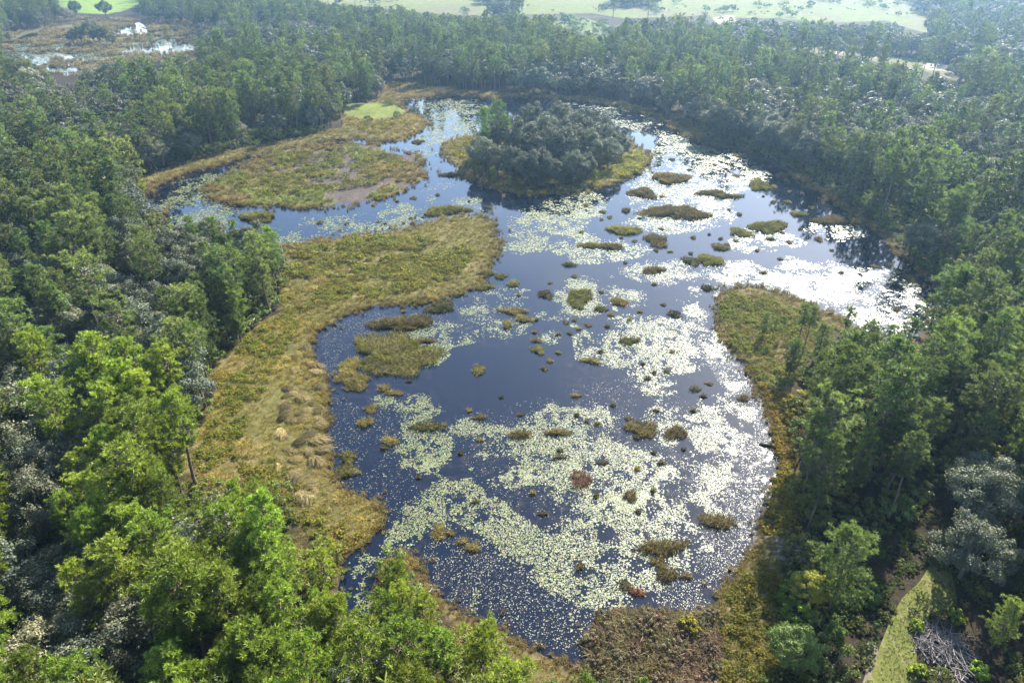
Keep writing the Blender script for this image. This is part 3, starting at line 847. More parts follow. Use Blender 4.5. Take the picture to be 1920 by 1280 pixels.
# trees that stand apart and can be picked out one by one: (crown top pixel, height, proto, label, tint)
SINGLES = [
    (1612, 992, 16, PINE_BUSHY[0], 'pine_tree', 'full rounded pine standing alone above the mown track', (0.8, 0.98, 1.0)),
    (1852, 985, 11, OAKS[2], 'oak_tree', 'silvery round oak between the mown track and right edge', (1.15, 1.15, 1.2)),
    (1885, 870, 13, OAKS[4], 'oak_tree', 'large silvery oak on the right edge above the round one', (1.05, 1.05, 1.1)),
    (1500, 1188, 7, OAKS[1], 'broadleaf_tree', 'small bright green round tree left of the mown track', (1.25, 1.6, 0.6)),
    (1905, 1135, 9, PINE_BUSHY[2], 'pine_tree', 'small pale pine at the lower right edge', (1.0, 1.15, 1.0)),
    (1516, 573, 13, PINE_SLIM[0], 'pine_tree', 'slender twin-topped pine on the right sedge point, taller partner', (0.8, 1.0, 0.95)),
    (1528, 577, 12, PINE_SLIM[1], 'pine_tree', 'thin pine close beside the tall slender one on the sedge point', (0.75, 0.98, 0.95)),
    (1596, 579, 12, PINE_SLIM[2], 'pine_tree', 'lone thin pine standing against the glaring water', (0.75, 0.95, 0.95)),
    (1440, 590, 6, PINE_BUSHY[1], 'pine_tree', 'low bushy pine casting a shadow on the sedge point', (0.95, 1.1, 1.15)),
    (1456, 596, 6, PINE_SLIM[0], 'pine_tree', 'little thin pine right of the low bushy one on the point', (0.8, 1.0, 1.0)),
    (1473, 597, 5, PINE_SLIM[1], 'pine_tree', 'tiny round-topped pine on the sedge point', (0.75, 0.95, 0.9)),
    (1496, 640, 9, PINE_BUSHY[2], 'pine_tree', 'dense dark bushy pine below the slender pair on the point', (0.55, 0.75, 0.75)),
    (1550, 610, 9, PINE_BUSHY[0], 'pine_tree', 'bushy pine between the slender pair and the lone thin pine', (0.75, 0.95, 0.95)),
    (1640, 606, 13, PINE_TALL[1], 'pine_tree', 'dark-topped pine silhouetted on the edge of the glare', (0.6, 0.8, 0.8)),
    (1668, 616, 12, PINE_TALL[3], 'pine_tree', 'small-crowned pine second along the edge of the glare', (0.6, 0.8, 0.8)),
    (1712, 598, 14, PINE_TALL[2], 'pine_tree', 'wide dark pine standing into the right end of the glare', (0.55, 0.75, 0.75)),
    (665, 438, 7, PINE_SLIM[2], 'pine_tree', 'small lone thin pine on the sedge spit', (1.2, 1.3, 1.1)),
    (742, 1058, 14, PINE_TALL[4], 'pine_tree', 'slim pine standing right of the small dark pool', (1.1, 1.1, 0.75)),
    (790, 1128, 14, PINE_TALL[0], 'pine_tree', 'open-crowned pine at the bottom, second right of the pool', (1.15, 1.12, 0.7)),
    (900, 1180, 14, PINE_BUSHY[1], 'pine_tree', 'domed lime-green pine at the bottom, farthest right of the grove', (1.2, 1.2, 0.7)),
    (600, 1040, 14, PINE_TALL[5], 'pine_tree', 'tall lime pine left of the small dark pool', (1.15, 1.12, 0.7)),
    (620, 1130, 13, PINE_BUSHY[0], 'pine_tree', 'bushy lime pine just below and left of the pool', (1.1, 1.15, 0.7)),
    (505, 425, 15, PINE_TALL[3], 'pine_tree', 'flat-topped pine at the tip of the wooded point', (0.9, 1.1, 0.9)),
    (478, 455, 16, PINE_TALL[0], 'pine_tree', 'broad full pine on the edge of the sedge spit', (0.9, 1.1, 0.85)),
    (435, 415, 14, PINE_SLIM[1], 'pine_tree', 'thin pine breaking the waterline left of the flat-topped one', (0.9, 1.05, 0.9)),
    (395, 410, 14, PINE_SLIM[2], 'pine_tree', 'thin pine breaking the waterline, second from the left', (0.9, 1.05, 0.9)),
    (355, 407, 14, PINE_SLIM[0], 'pine_tree', 'thin pine breaking the waterline, farthest left of three', (0.9, 1.05, 0.9)),
    (428, 545, 13, PINE_BUSHY[2], 'pine_tree', 'leaning bright pine beside the fallen white trunk', (1.1, 1.2, 0.9)),
    (360, 610, 14, PINE_TALL[1], 'pine_tree', 'wide-limbed pine leaning over the golden marsh', (0.95, 1.1, 0.85)),
    (260, 712, 14, PINE_BUSHY[1], 'pine_tree', 'large lime-green pine above the marsh edge on the left', (1.25, 1.25, 0.75)),
    (325, 725, 13, PINE_TALL[2], 'pine_tree', 'bright pine touching the large lime-green one', (1.15, 1.2, 0.75)),
    (200, 812, 14, PINE_TALL[4], 'pine_tree', 'yellow-green flat-topped pine below the large lime one', (1.25, 1.25, 0.7)),
    (680, 115, 20, PINE_BUSHY[2], 'pine_tree', 'tall dark tree beside the small mown clearing', (0.6, 0.75, 0.75)),
    (160, 1245, 10, PINE_BUSHY[0], 'pine_tree', 'pale young pine top at the bottom left edge', (1.1, 1.3, 0.95)),
    (300, 1252, 9, PINE_BUSHY[2], 'pine_tree', 'pale feathery young pine at the bottom, right of another', (1.15, 1.3, 0.95)),
    (1530, 1080, 6, OAKS[3], 'vine_tree', 'dark tree draped with yellow vine left of the lone pine', (1.9, 1.75, 0.35)),
    (165, 38, 16, OAKS[5], 'oak_tree', 'tallest dark crown of the round clump in the upper left wetland', (0.75, 0.8, 0.7)),
    (143, 46, 13, OAKS[0], 'oak_tree', 'left shoulder of the dark wetland clump', (0.75, 0.8, 0.7)),
    (130, 56, 10, OAKS[2], 'oak_tree', 'low left end of the dark wetland clump', (0.75, 0.8, 0.7)),
    (178, 50, 12, OAKS[1], 'oak_tree', 'front crown of the dark wetland clump', (0.7, 0.75, 0.65)),
    (192, 46, 13, OAKS[3], 'oak_tree', 'yellowish right shoulder of the dark wetland clump', (1.2, 1.05, 0.6)),
    (206, 62, 9, OAKS[4], 'oak_tree', 'tawny low right end of the dark wetland clump', (1.3, 1.1, 0.6)),
    (248, 46, 11, PINE_BUSHY[1], 'cypress_tree', 'tawny cypress standing in the upper left wetland', (1.3, 0.95, 0.7)),
    (308, 48, 13, PINE_BUSHY[2], 'cypress_tree', 'tawny cypress farther right in the upper left wetland', (1.3, 0.95, 0.8)),
    (278, 62, 9, PINE_BUSHY[0], 'cypress_tree', 'small grey-green cypress between the two tawny ones', (0.9, 0.9, 0.8)),
    (10, 58, 8, OAKS[2], 'oak_tree', 'tawny bush at the left edge of the wetland', (1.4, 1.2, 0.6)),
    (135, 0, 14, OAKS[1], 'oak_tree', 'dark tree in front of the bright green field, left one', (0.6, 0.75, 0.7)),
    (190, 0, 15, OAKS[4], 'oak_tree', 'dark tree in front of the bright green field, right one', (0.6, 0.75, 0.7)),
    (940, 2, 18, OAKS[0], 'oak_tree', 'dark round clump on the far pale field', (0.7, 0.8, 0.85)),
    (925, 4, 15, OAKS[3], 'oak_tree', 'left shoulder of the dark clump on the far field', (0.7, 0.8, 0.85)),
    (960, 6, 15, OAKS[5], 'oak_tree', 'right shoulder of the dark clump on the far field', (0.7, 0.8, 0.85)),
]
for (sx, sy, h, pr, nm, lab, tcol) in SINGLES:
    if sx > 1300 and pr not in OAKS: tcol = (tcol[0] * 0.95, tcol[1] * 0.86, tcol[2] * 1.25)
    x, y = at(sx, sy, h)
    base_h = max(v.co.z for v in pr[0].vertices) if pr not in OAKS else 12.0
    s = h / {**{id(p): 18.0 for p in PINE_TALL}, **{id(p): 17.0 for p in PINE_SLIM}, **{id(p): 15.0 for p in PINE_BUSHY}, **{id(p): 12.0 for p in OAKS}}[id(pr)]
    place_tree(nm, pr, x, y, 0.05 if abs(float(depth_at(np.array([x]), np.array([y]))[0])) < 60 and float(depth_at(np.array([x]), np.array([y]))[0]) > -3 else LAND - 0.1, rr_.uniform(0, 6.28), s, lab, None, tcol)

# ------------------------------------------------------------------ shrub layer and marsh plants
rng = np.random.default_rng(17)
def sample(poly_px, density, far_scale=True):
    """points spread evenly (per square metre) over an area given by its outline in the photograph"""
    w = np.stack(ground(np.array(poly_px, float)[:, 0], np.array(poly_px, float)[:, 1]), 1)
    lo, hi = w.min(0), w.max(0)
    n = int(np.prod(hi - lo) * density)
    p = rng.uniform(lo, hi, (n, 2))
    return p[inside(w, p[:, 0], p[:, 1])]

# understorey in the woods
un = candidates(24, 300, 3.4, rng)
a, b = project(un[:, 0], un[:, 1], 0 * un[:, 0])
k = np.ones(len(un), bool)
for o in OPENS:
    k &= ~inside(o, a, b)
k |= inside([(1480,1010),(1660,985),(1640,1100),(1620,1180),(1600,1280),(1470,1280)], a, b)
a2, b2 = project(un[:, 0], un[:, 1], 0 * un[:, 0] + 2.5)
k &= ~inside(OPEN_MAIN, a2, b2)
k &= depth_at(un[:, 0], un[:, 1]) < -1.5
un = un[k]; n = len(un)
bb = rng.uniform(0.55, 1.05, n)[:, None]
o = scatter('undergrowth', np.column_stack([un, np.full(n, LAND - 0.05)]), rng.uniform(0, 6.28, n), rng.uniform(0.7, 1.6, n), rng.integers(0, 4, n), SHRUBS,
            np.stack([rng.uniform(0.8, 1.15, n), np.ones(n), rng.uniform(0.9, 1.3, n)], 1) * bb)
tag(o, 'dark leafy undergrowth beneath the woods', 'undergrowth', kind='stuff')

def marsh_points(poly, density):
    p = sample(poly, density)
    d = depth_at(p[:, 0], p[:, 1])
    return p[d < 0.15], d[d < 0.15]

# low olive shrubs: sedge spit, sedge point, oval marsh, right bottom, left marsh upper side
LOWZ = [([(530,480),(620,460),(700,448),(800,450),(860,450),(890,480),(860,520),(790,545),(700,560),(620,575),(560,590),(520,600),(525,540)], 1.3, (1.05, 1.05, 0.75)),
        ([(1345,580),(1370,555),(1430,552),(1490,580),(1540,600),(1520,660),(1490,720),(1460,740),(1420,715),(1385,670),(1355,625)], 1.4, (0.95, 1.05, 0.75)),
        ([(430,340),(520,290),(640,280),(740,285),(770,310),(700,350),(560,370),(450,370)], 0.22, (0.95, 0.95, 0.6)),
        ([(1380,1090),(1430,1060),(1470,1100),(1470,1200),(1440,1290),(1350,1290),(1345,1180)], 2.2, (0.72, 0.70, 0.42)),
        ([(520,590),(560,610),(500,720),(470,800),(430,860),(380,890),(360,870),(400,780),(420,700),(460,640)], 1.5, (0.95, 1.05, 0.6)),
        ([(430,860),(520,850),(560,900),(600,960),(690,1000),(640,1040),(560,1000),(480,930)], 1.2, (1.0, 1.0, 0.6)),
        ([(1420,890),(1460,870),(1500,900),(1500,1000),(1440,1010),(1420,985)], 1.4, (1.15, 1.05, 0.6)),
        ([(1420,720),(1470,740),(1510,800),(1490,880),(1455,870),(1450,790)], 1.6, (1.25, 0.95, 0.6)),
        ([(1090,330),(1160,300),(1210,290),(1200,325),(1140,345)], 0.6, (1.5, 1.5, 0.7)),
        ([(835,272),(880,258),(900,290),(860,305)], 0.5, (1.3, 1.2, 0.7)),
        ([(650,235),(760,225),(780,240),(700,255)], 0.3, (1.2, 1.1, 0.6))]
P, TC = [], []
for poly, dens, c in LOWZ:
    p, d = marsh_points(poly, dens * 2.0)
    nz = fbm(p[:, 0], p[:, 1], 6, 3, 41)
    p = p[(nz > 0.40)]; n = len(p)
    P.append(p); TC.append(np.asarray(c)[None, :] * rng.uniform(0.7, 1.3, (n, 1)) * np.stack([rng.uniform(1.05, 1.5, n), np.ones(n), np.ones(n)], 1))
P, TC = np.concatenate(P), np.concatenate(TC); n = len(P)
o = scatter('marsh_shrubs', np.column_stack([P, np.full(n, 0.2)]), rng.uniform(0, 6.28, n), (0.35 + 1.0 * rng.random(n) ** 1.6) * np.clip(P[:, 1] / 130, 0.9, 1.6), rng.integers(0, 4, n), LOW, TC)
tag(o, 'low olive green shrubs covering the marsh banks', 'shrubs', kind='stuff')

# grasses over every marsh bank
GZ = [([(205,358),(340,306),(520,268),(650,240),(735,262),(620,266),(440,300),(330,334),(280,356),(285,394),(240,366)], 0.9, (0.175, 0.15, 0.05)),
      ([(386,364),(440,324),(540,281),(660,271),(770,290),(800,320),(742,364),(600,390),(440,385)], 0.8, (0.165, 0.16, 0.042)),
      ([(530,470),(620,448),(760,428),(860,402),(916,408),(938,450),(926,492),(870,552),(762,572),(650,590),(605,620),(560,600),(520,600)], 1.6, (0.19, 0.165, 0.042)),
      ([(480,612),(560,600),(605,612),(590,655),(613,755),(617,855),(655,922),(716,968),(702,1010),(640,1046),(560,1000),(400,905),(330,870),(400,740),(440,652)], 3.0, (0.225, 0.178, 0.042)),
      ([(735,1040),(770,1038),(803,1098),(925,1175),(1045,1235),(1104,1250),(1110,1290),(960,1290),(850,1200),(790,1130),(735,1090)], 5.0, (0.20, 0.145, 0.045)),
      ([(1335,575),(1360,546),(1400,533),(1500,558),(1582,604),(1560,640),(1500,700),(1480,760),(1440,760),(1384,682),(1336,606)], 1.6, (0.175, 0.145, 0.05)),
      ([(1408,715),(1500,760),(1490,870),(1505,950),(1480,1012),(1412,990),(1440,950),(1460,860)], 2.6, (0.21, 0.165, 0.05)),
      ([(1416,1040),(1490,1050),(1480,1290),(1330,1290),(1346,1120)], 4.0, (0.185, 0.165, 0.04)),
      ([(832,272),(900,250),(900,300),(860,330),(836,302)], 1.0, (0.20, 0.18, 0.05)),
      ([(1060,360),(1150,320),(1200,280),(1218,300),(1196,328),(1120,356)], 1.0, (0.24, 0.24, 0.05)),
      ([(700,176),(760,165),(900,176),(1060,184),(1180,200),(1240,226),(1180,208),(1060,190),(900,186),(760,190)], 0.5, (0.17, 0.13, 0.05)),
      ([(1240,220),(1262,205),(1330,262),(1450,316),(1550,362),(1640,424),(1720,504),(1765,600),(1748,540),(1650,436),(1520,352),(1350,278)], 0.8, (0.17, 0.14, 0.05)),
      ([(640,232),(745,205),(800,228),(790,245),(735,262)], 0.6, (0.22, 0.17, 0.05)),
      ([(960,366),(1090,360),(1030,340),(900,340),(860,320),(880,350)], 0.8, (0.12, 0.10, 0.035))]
P, TC, SC = [], [], []
BASE = []
for (y0, y1, dn) in ((40, 112, 5.5), (112, 200, 2.4), (200, 420, 1.0)):
    xx = rng.uniform(-190, 190, (int(380 * (y1 - y0) * dn), 1)); yy = rng.uniform(y0, y1, (len(xx), 1))
    p = np.column_stack([xx, yy]); a, b = project(p[:, 0], p[:, 1], 0 * p[:, 0])
    p = p[(inside(OPEN_MAIN, a, b) | inside([(700,1045),(780,1050),(1110,1240),(1110,1300),(700,1300)], a, b) | inside([(330,850),(560,900),(720,1010),(650,1060),(560,1110),(330,1010)], a, b)) & ~inside(CLEARING, a, b)]
    mud = inside(MARSH_OVAL, *project(p[:, 0], p[:, 1], 0 * p[:, 0])) & (fbm(p[:, 0], p[:, 1], 16, 3, 5) > 0.615)
    p = p[~mud]
    d = depth_at(p[:, 0], p[:, 1]); k = d < rng.exponential(0.55, len(d)) * np.clip(p[:, 1] / 110, 0.7, 2)
    BASE.append((p[k], d[k], dn))
for p, d, dens in BASE:
    n = len(p); a, b = project(p[:, 0], p[:, 1], 0 * p[:, 0])
    c = np.tile([[0.18, 0.15, 0.040]], (n, 1))
    for poly, _d, cz in GZ: c[inside(poly, a, b)] = cz
    ov = inside(MARSH_OVAL, a, b); gn = fbm(p[:, 0], p[:, 1], 18, 4, 61)[:, None]
    c = np.where(ov[:, None], np.array([[0.15, 0.175, 0.035]]) * sstep(0.46, 0.58, gn) + np.array([[0.165, 0.125, 0.045]]) * (1 - sstep(0.46, 0.58, gn)), c)
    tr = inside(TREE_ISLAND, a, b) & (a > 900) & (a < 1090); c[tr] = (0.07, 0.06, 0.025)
    f = fbm(p[:, 0], p[:, 1], 5, 3, 43)[:, None]; g = fbm(p[:, 0], p[:, 1], 13, 3, 44)[:, None]
    edge = np.exp(np.minimum(d, 0) / 1.5)[:, None]
    cc = 1.12 * c * (0.5 + 1.0 * f)
    cc = cc * (1 - 0.4 * sstep(0.5, 0.66, g)) + np.array([[0.26, 0.20, 0.08]]) * 0.4 * sstep(0.5, 0.66, g)
    cc = cc * (1 - 0.5 * edge) + np.array([[0.145, 0.105, 0.045]]) * 0.5 * edge
    P.append(p); TC.append(cc * rng.uniform(0.8, 1.2, (n, 1))); SC.append(rng.uniform(0.5, 1.25, n) * (0.72 if dens > 3 else 1.35 if dens < 1.5 else 1.0) * (0.6 + 0.9 * f[:, 0]))
P, TC, SC = np.concatenate(P), np.concatenate(TC), np.concatenate(SC); n = len(P)
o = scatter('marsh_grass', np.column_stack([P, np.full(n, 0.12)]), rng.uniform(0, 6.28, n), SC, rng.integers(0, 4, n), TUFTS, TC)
tag(o, 'olive and golden grass on the marsh banks', 'grass', kind='stuff')

p = sample([(1470,1040),(1500,1000),(1680,985),(1800,960),(1935,1000),(1935,1290),(1450,1290)], 1.6)
a, b = project(p[:, 0], p[:, 1], 0 * p[:, 0])
p = p[~inside([(1610,1310),(1642,1205),(1690,1110),(1740,1070),(1795,1080),(1800,1150),(1850,1150),(1850,1310)], a, b)]
p = p[fbm(p[:, 0], p[:, 1], 4, 3, 47) > 0.42]; n = len(p)
o = scatter('forest_floor_plants', np.column_stack([p, np.full(n, LAND - 0.03)]), rng.uniform(0, 6.28, n), rng.uniform(0.5, 1.4, n), rng.integers(0, 4, n), LOW,
            np.stack([rng.uniform(0.6, 1.1, n), np.ones(n) * 0.85, np.ones(n)], 1) * rng.uniform(0.4, 0.9, (n, 1)))
tag(o, 'dark low plants on the shaded floor at the bottom right', 'undergrowth', kind='stuff')
# tawny reeds of the upper left wetland
p = np.concatenate([sample([(-20,45),(150,34),(380,40),(385,120),(150,145),(-20,125)], 0.22)]); dd_ = depth_at(p[:, 0], p[:, 1]); nn_ = fbm(p[:, 0], p[:, 1], 14, 3, 48)
p = p[((dd_ < 1.5) & (nn_ > 0.42)) | (nn_ > 0.54)]; n = len(p)
o = scatter('wetland_reeds', np.column_stack([p, np.full(n, 0.1)]), rng.uniform(0, 6.28, n), rng.uniform(1.6, 3.2, n), rng.integers(0, 4, n), TUFTS,
            np.array([[0.20, 0.165, 0.075]]) * rng.uniform(0.6, 1.3, (n, 1)))
tag(o, 'tawny reeds standing in the upper left wetland', 'reeds', kind='stuff')

# the pinkish-brown thicket at the bottom: dead weed stalks and grass
TH = [(1110,1175),(1150,1150),(1210,1150),(1290,1160),(1335,1150),(1350,1200),(1340,1290),(1100,1290),(1104,1240)]
p = sample(TH, 9.0); n = len(p)
f = fbm(p[:, 0], p[:, 1], 2.5, 3, 51)[:, None]
TC = np.array([[0.26, 0.17, 0.12]]) * (1 - sstep(0.45, 0.6, f)) + np.array([[0.20, 0.17, 0.08]]) * sstep(0.45, 0.6, f)
o = scatter('thicket', np.column_stack([p, np.full(n, 0.1)]), rng.uniform(0, 6.28, n), rng.uniform(0.6, 1.5, n), rng.integers(0, 4, n), TUFTS, 0.75 * TC * rng.uniform(0.5, 1.4, (n, 1)))
tag(o, 'pinkish-brown dry thicket at the bottom of the pond', 'thicket', kind='stuff')

p = sample(TH, 0.9); n = len(p)
o = scatter('thicket_shrubs', np.column_stack([p, np.full(n, 0.15)]), rng.uniform(0, 6.28, n), rng.uniform(0.8, 1.9, n), rng.integers(0, 4, n), LOW,
            np.stack([rng.uniform(1.0, 1.4, n), rng.uniform(0.7, 0.9, n), rng.uniform(1.4, 2.4, n)], 1) * rng.uniform(0.5, 0.95, (n, 1)))
tag(o, 'brown and olive scrub mixed into the dry bottom thicket', 'scrub', kind='stuff')

# wind-bent tan clumps along the golden marsh strip, each one a thing
def clump_mesh(seed, n=420, r=1.0, h=0.9, lean=(1.0, -0.35, 0)):
    g = np.random.default_rng(seed)
    a = g.uniform(0, 6.283, n); q = r * np.sqrt(g.uniform(0, 1, n))
    P_ = np.stack([q * np.cos(a) * 1.25, q * np.sin(a) * 0.7, 0.35 * (1 - (q / r) ** 2) - 0.05], 1)
    V, F, lf = blades(P_, h * g.uniform(0.7, 1.2, n), 0.05 * g.uniform(0.7, 1.4, n), np.asarray(lean, float) * 1.6, g, 0.85)
    return mesh_from('grass_clump', V, F, M_GRASS, leaf=lf)
CL = [clump_mesh(160 + i) for i in range(4)]
strip = [(548,640),(588,640),(600,700),(608,760),(606,810),(612,860),(600,960),(560,930),(520,870),(505,820),(530,760),(540,700)]
g = np.random.default_rng(61); done = []; clumps_made = []
while len(done) < 50:
    qx_, qy_ = g.uniform(500, 620), g.uniform(630, 970)
    if not inside(strip, np.array([qx_]), np.array([qy_]))[0]: continue
    x, y = at(qx_, qy_)
    if any((x - a) ** 2 + (y - b) ** 2 < 2.1 for a, b in done): continue
    if float(depth_at(np.array([x]), np.array([y]))[0]) > -0.6: continue
    done.append((x, y))
    o = link('grass_clump', CL[len(done) % 4], None, (x, y, 0.12), g.normal(0, 0.8), float(g.uniform(0.5, 1.3)))
    tag(o, 'tan wind-bent grass clump on the golden strip of the left shore', 'grass clump', 'bent grass clumps on the golden strip')
    clumps_made.append((o, qx_, qy_))
    tint(o, np.array([0.33, 0.27, 0.135]) * g.uniform(0.5, 1.3))

for word, key in (('northernmost, farthest up the picture,', lambda t: t[2]), ('lowest in the picture,', lambda t: -t[2]), ('leftmost, farthest inland,', lambda t: t[1]), ('closest to the water,', lambda t: -t[1])):
    it = min(clumps_made, key=key); clumps_made.remove(it)
    it[0]['label'] = 'bent grass clump ' + word.replace('northernmost, ', '') + ' on the golden strip'
# ------------------------------------------------------------------ grass islets in the pond: (x, y, width, height in the photograph, colour key, what marks it)
G, B_, T_, D_ = (0.17, 0.165, 0.035), (0.135, 0.108, 0.040), (0.22, 0.185, 0.055), (0.085, 0.085, 0.03)
ISLETS = [
    (756,608,108,32,B_,'flat brownish islet above the largest green islet'), (741,667,172,80,G,'largest green islet in the pond, left of the open blue water'),
    (655,689,42,36,T_,'small tan islet touching the left side of the largest islet'), (664,716,60,38,T_,'tan islet below left of the largest islet'),
    (719,729,28,15,T_,'left one of two tufts under the largest islet'), (740,738,28,16,T_,'right one of two tufts under the largest islet'),
    (796,640,44,13,B_,'thin brown strip islet at the upper right of the largest islet'), (781,565,42,18,G,'green tuft off the tip of the left shore'),
    (826,577,52,27,D_,'dark green rounded islet off the left shore'), (909,539,34,15,G,'flat green tuft below the sedge spit'),
    (939,519,22,13,G,'small tuft off the sedge spit tip, upper one'), (963,533,24,15,G,'small tuft off the sedge spit tip, lower one'), (920,513,18,11,G,'faint tuft hugging the sedge spit tip'),
    (961,584,52,16,T_,'ragged tan islet in the upper lily pads'), (982,599,30,17,T_,'round tan tuft below the ragged tan islet'), (952,610,19,18,G,'dark green tuft left of the round tan tuft'),
    (1023,553,28,19,D_,'dark knob islet alone on blue water'), (1086,560,46,38,G,'green slanting islet in the middle of the pond'), (1127,580,30,13,G,'flat green tuft right of the slanting islet'),
    (1162,567,34,18,T_,'oval tan tuft right of the slanting islet'), (1067,497,26,10,D_,'thin dark tuft above the slanting islet'), (1181,640,36,20,D_,'dark tuft in the bright lily mat'),
    (1265,590,26,17,D_,'dark rounded tuft above the bright lily mat'), (897,695,20,28,G,'bright green slanting tuft on the open blue water'),
    (1008,657,24,20,G,'green tuft at the upper right edge of the open water'), (1006,639,20,13,T_,'tan tuft above the green one by open water'), (1109,677,34,16,T_,'straw-coloured tuft left of the bright lily mat'),
    (1021,692,14,12,B_,'small brown tuft on the open water'), (1080,742,20,11,T_,'straw tuft at the top of the near lily mat'), (801,800,68,22,D_,'long dark tuft in the left lily patch'),
    (685,793,28,22,T_,'tan tuft off the left shore, lower'), (695,767,28,20,T_,'tan tuft off the left shore, upper'), (731,829,34,18,T_,'tan tuft below the left shore pair'),
    (976,816,48,20,B_,'brown ragged tuft in the near lily mat'), (1046,812,52,14,B_,'low brown tuft right of the ragged one in the lily mat'), (1205,805,50,40,B_,'sparse brown tuft among right lily pads'),
    (1268,813,44,30,B_,'dense brown tuft right of the lily mat'), (899,783,27,13,B_,'little brown tuft below the open water'), (1103,461,32,15,G,'green tuft in the upper lily mat'),
    (1144,463,46,17,B_,'brown tuft in the upper lily mat'), (1171,433,66,18,G,'wide flat green islet in the upper pond'), (1231,452,42,26,B_,'brown broken islet in the upper pond'),
    (1225,508,46,16,B_,'brown tuft in the patch of upper right pads'), (1441,427,66,26,G,'large oval green islet in the upper right water'), (1389,437,40,20,G,'smaller oval green islet left of the large one'),
    (1497,402,26,13,G,'small tuft near the right bank'), (1445,449,18,10,D_,'little dark tuft just below the large oval islet'), (1559,415,57,20,B_,'brown islet close to the right bank'),
    (1350,464,30,16,G,'green tuft below the smaller oval islet'), (1296,491,30,20,D_,'dark left end of the paired islet'), (1332,489,52,22,G,'green right end of the paired islet'),
    (1327,541,24,15,D_,'dark round tuft off the tip of the right point'), (1431,512,14,9,B_,'small brown tuft in the glare'), (1705,523,24,20,D_,'dark round tuft by the right bank'),
    (1681,581,12,12,B_,'little brown stump-like tuft in the glare'), (1535,449,14,12,B_,'small tuft on pale water near the right bank'), (1577,512,12,9,B_,'small tuft in the glaring water'),
    (1394,748,24,16,B_,'brown tuft hugging the right shore'), (1303,731,17,14,B_,'small brown tuft, left of two near the right shore'), (1319,743,13,10,B_,'small brown tuft, right of two near the right shore'),
    (653,858,36,24,G,'green mound off the left shore, upper of two'), (650,885,42,36,G,'green mound off the left shore, lower of two'), (823,998,32,32,T_,'tan tuft at the lower left of the near mat'),
    (846,1001,20,13,T_,'low tan tuft right of the lower left one'), (867,1016,20,17,T_,'small tan tuft, left of a near pair'), (887,1028,27,26,T_,'larger tan tuft, right of a near pair'),
    (1182,931,30,26,B_,'russet tuft in the bright near mat'), (1242,1028,102,34,B_,'large brown islet low in the near mat'), (1236,1055,34,26,B_,'brown neck joining under the large brown islet'),
    (1250,1080,38,36,B_,'brown mound at the foot of the large brown islet'), (1286,1081,24,18,B_,'small brown tuft right of the brown mound'), (1087,1063,15,19,B_,'tiny russet tuft alone in the near mat'),
    (1174,1100,30,24,B_,'brown tuft near the thicket'), (1196,1112,30,20,(0.20,0.06,0.05),'reddish tuft near the thicket'), (1090,900,44,32,(0.19,0.10,0.07),'reddish-brown tuft in the near lily mat'),
    (1345,979,58,36,B_,'double-humped brown islet near the right shore'), (783,267,20,9,B_,'small brown tuft near the oval marsh'), (835,396,80,20,G,'wide grassy islet in front of the sedge spit'),
    (1174,395,15,12,D_,'dark little tuft right of the wooded island'), (1258,336,56,26,B_,'brown reedy islet right of the wooded island'), (1208,363,46,20,B_,'brown reedy islet below the wooded island'),
    (1265,400,104,32,B_,'wide brown reedy islet in the upper pond'), (842,329,38,9,D_,'dark strip at the left foot of the wooded island'), (1424,348,30,28,G,'slanting green islet near the far right bank'),
    (1334,363,50,14,B_,'brown strip islet in the far right water'), (1367,369,44,12,G,'green strip islet in the far right water'), (482,408,76,20,G,'long green islet in the left arm of the pond'),
    (1310,405,40,14,B_,'brown tuft right of the wide reedy islet'), (1190,362,30,10,B_,'thin brown tuft left of the reedy islet'), (560,464,50,10,B_,'dark strip along the inlet shore'),
    (720,700,20,10,T_,'pale tuft below the largest islet edge'), (1127,660,14,9,B_,'tiny brown tuft left edge of the bright mat'), (1470,330,36,10,B_,'brown tuft by the far right bank'),
    (1130,868,24,12,B_,'small brown tuft in the mid lily mat'), (1050,858,26,10,B_,'low brown tuft in the mid lily mat'), (1018,964,20,9,B_,'thin brown tuft at the dark gap edge'),
]
small_spots = [(1061,605),(1077,601),(1085,617),(1102,610),(1068,625),(1139,612),(1077,519),(1031,531),(1046,662),(1031,677),(1006,600),(756,585),(857,556),(709,417),(722,420),
    (770,410),(757,419),(766,428),(772,420),(793,408),(860,418),(1090,436),(1165,446),(1190,453),(1128,412),(1200,410),(1143,408),(1240,430),(1230,470),(1380,452),(1420,470),(1300,446),(1330,440),
    (1230,770),(1214,710),(1250,697),(1227,699),(1205,683),(1260,660),(1180,600),(1200,585),(1244,572),(1300,770),(1330,720),(1100,790),(975,778),(940,745),(880,770),(1150,760),(1225,920),
    (1118,930),(1050,845),(1195,880),(760,330),(720,440),(650,420),(600,418),(700,385),(745,378),(775,372),(820,366),(880,378),(920,390),(1100,385),(1130,398),(1235,310),(1260,300),(1310,300),
    (1340,310),(1380,330),(1395,310),(1480,360),(1450,380),(1520,390),(1500,430),(1610,470),(1640,500),(1480,455),(1560,470)]
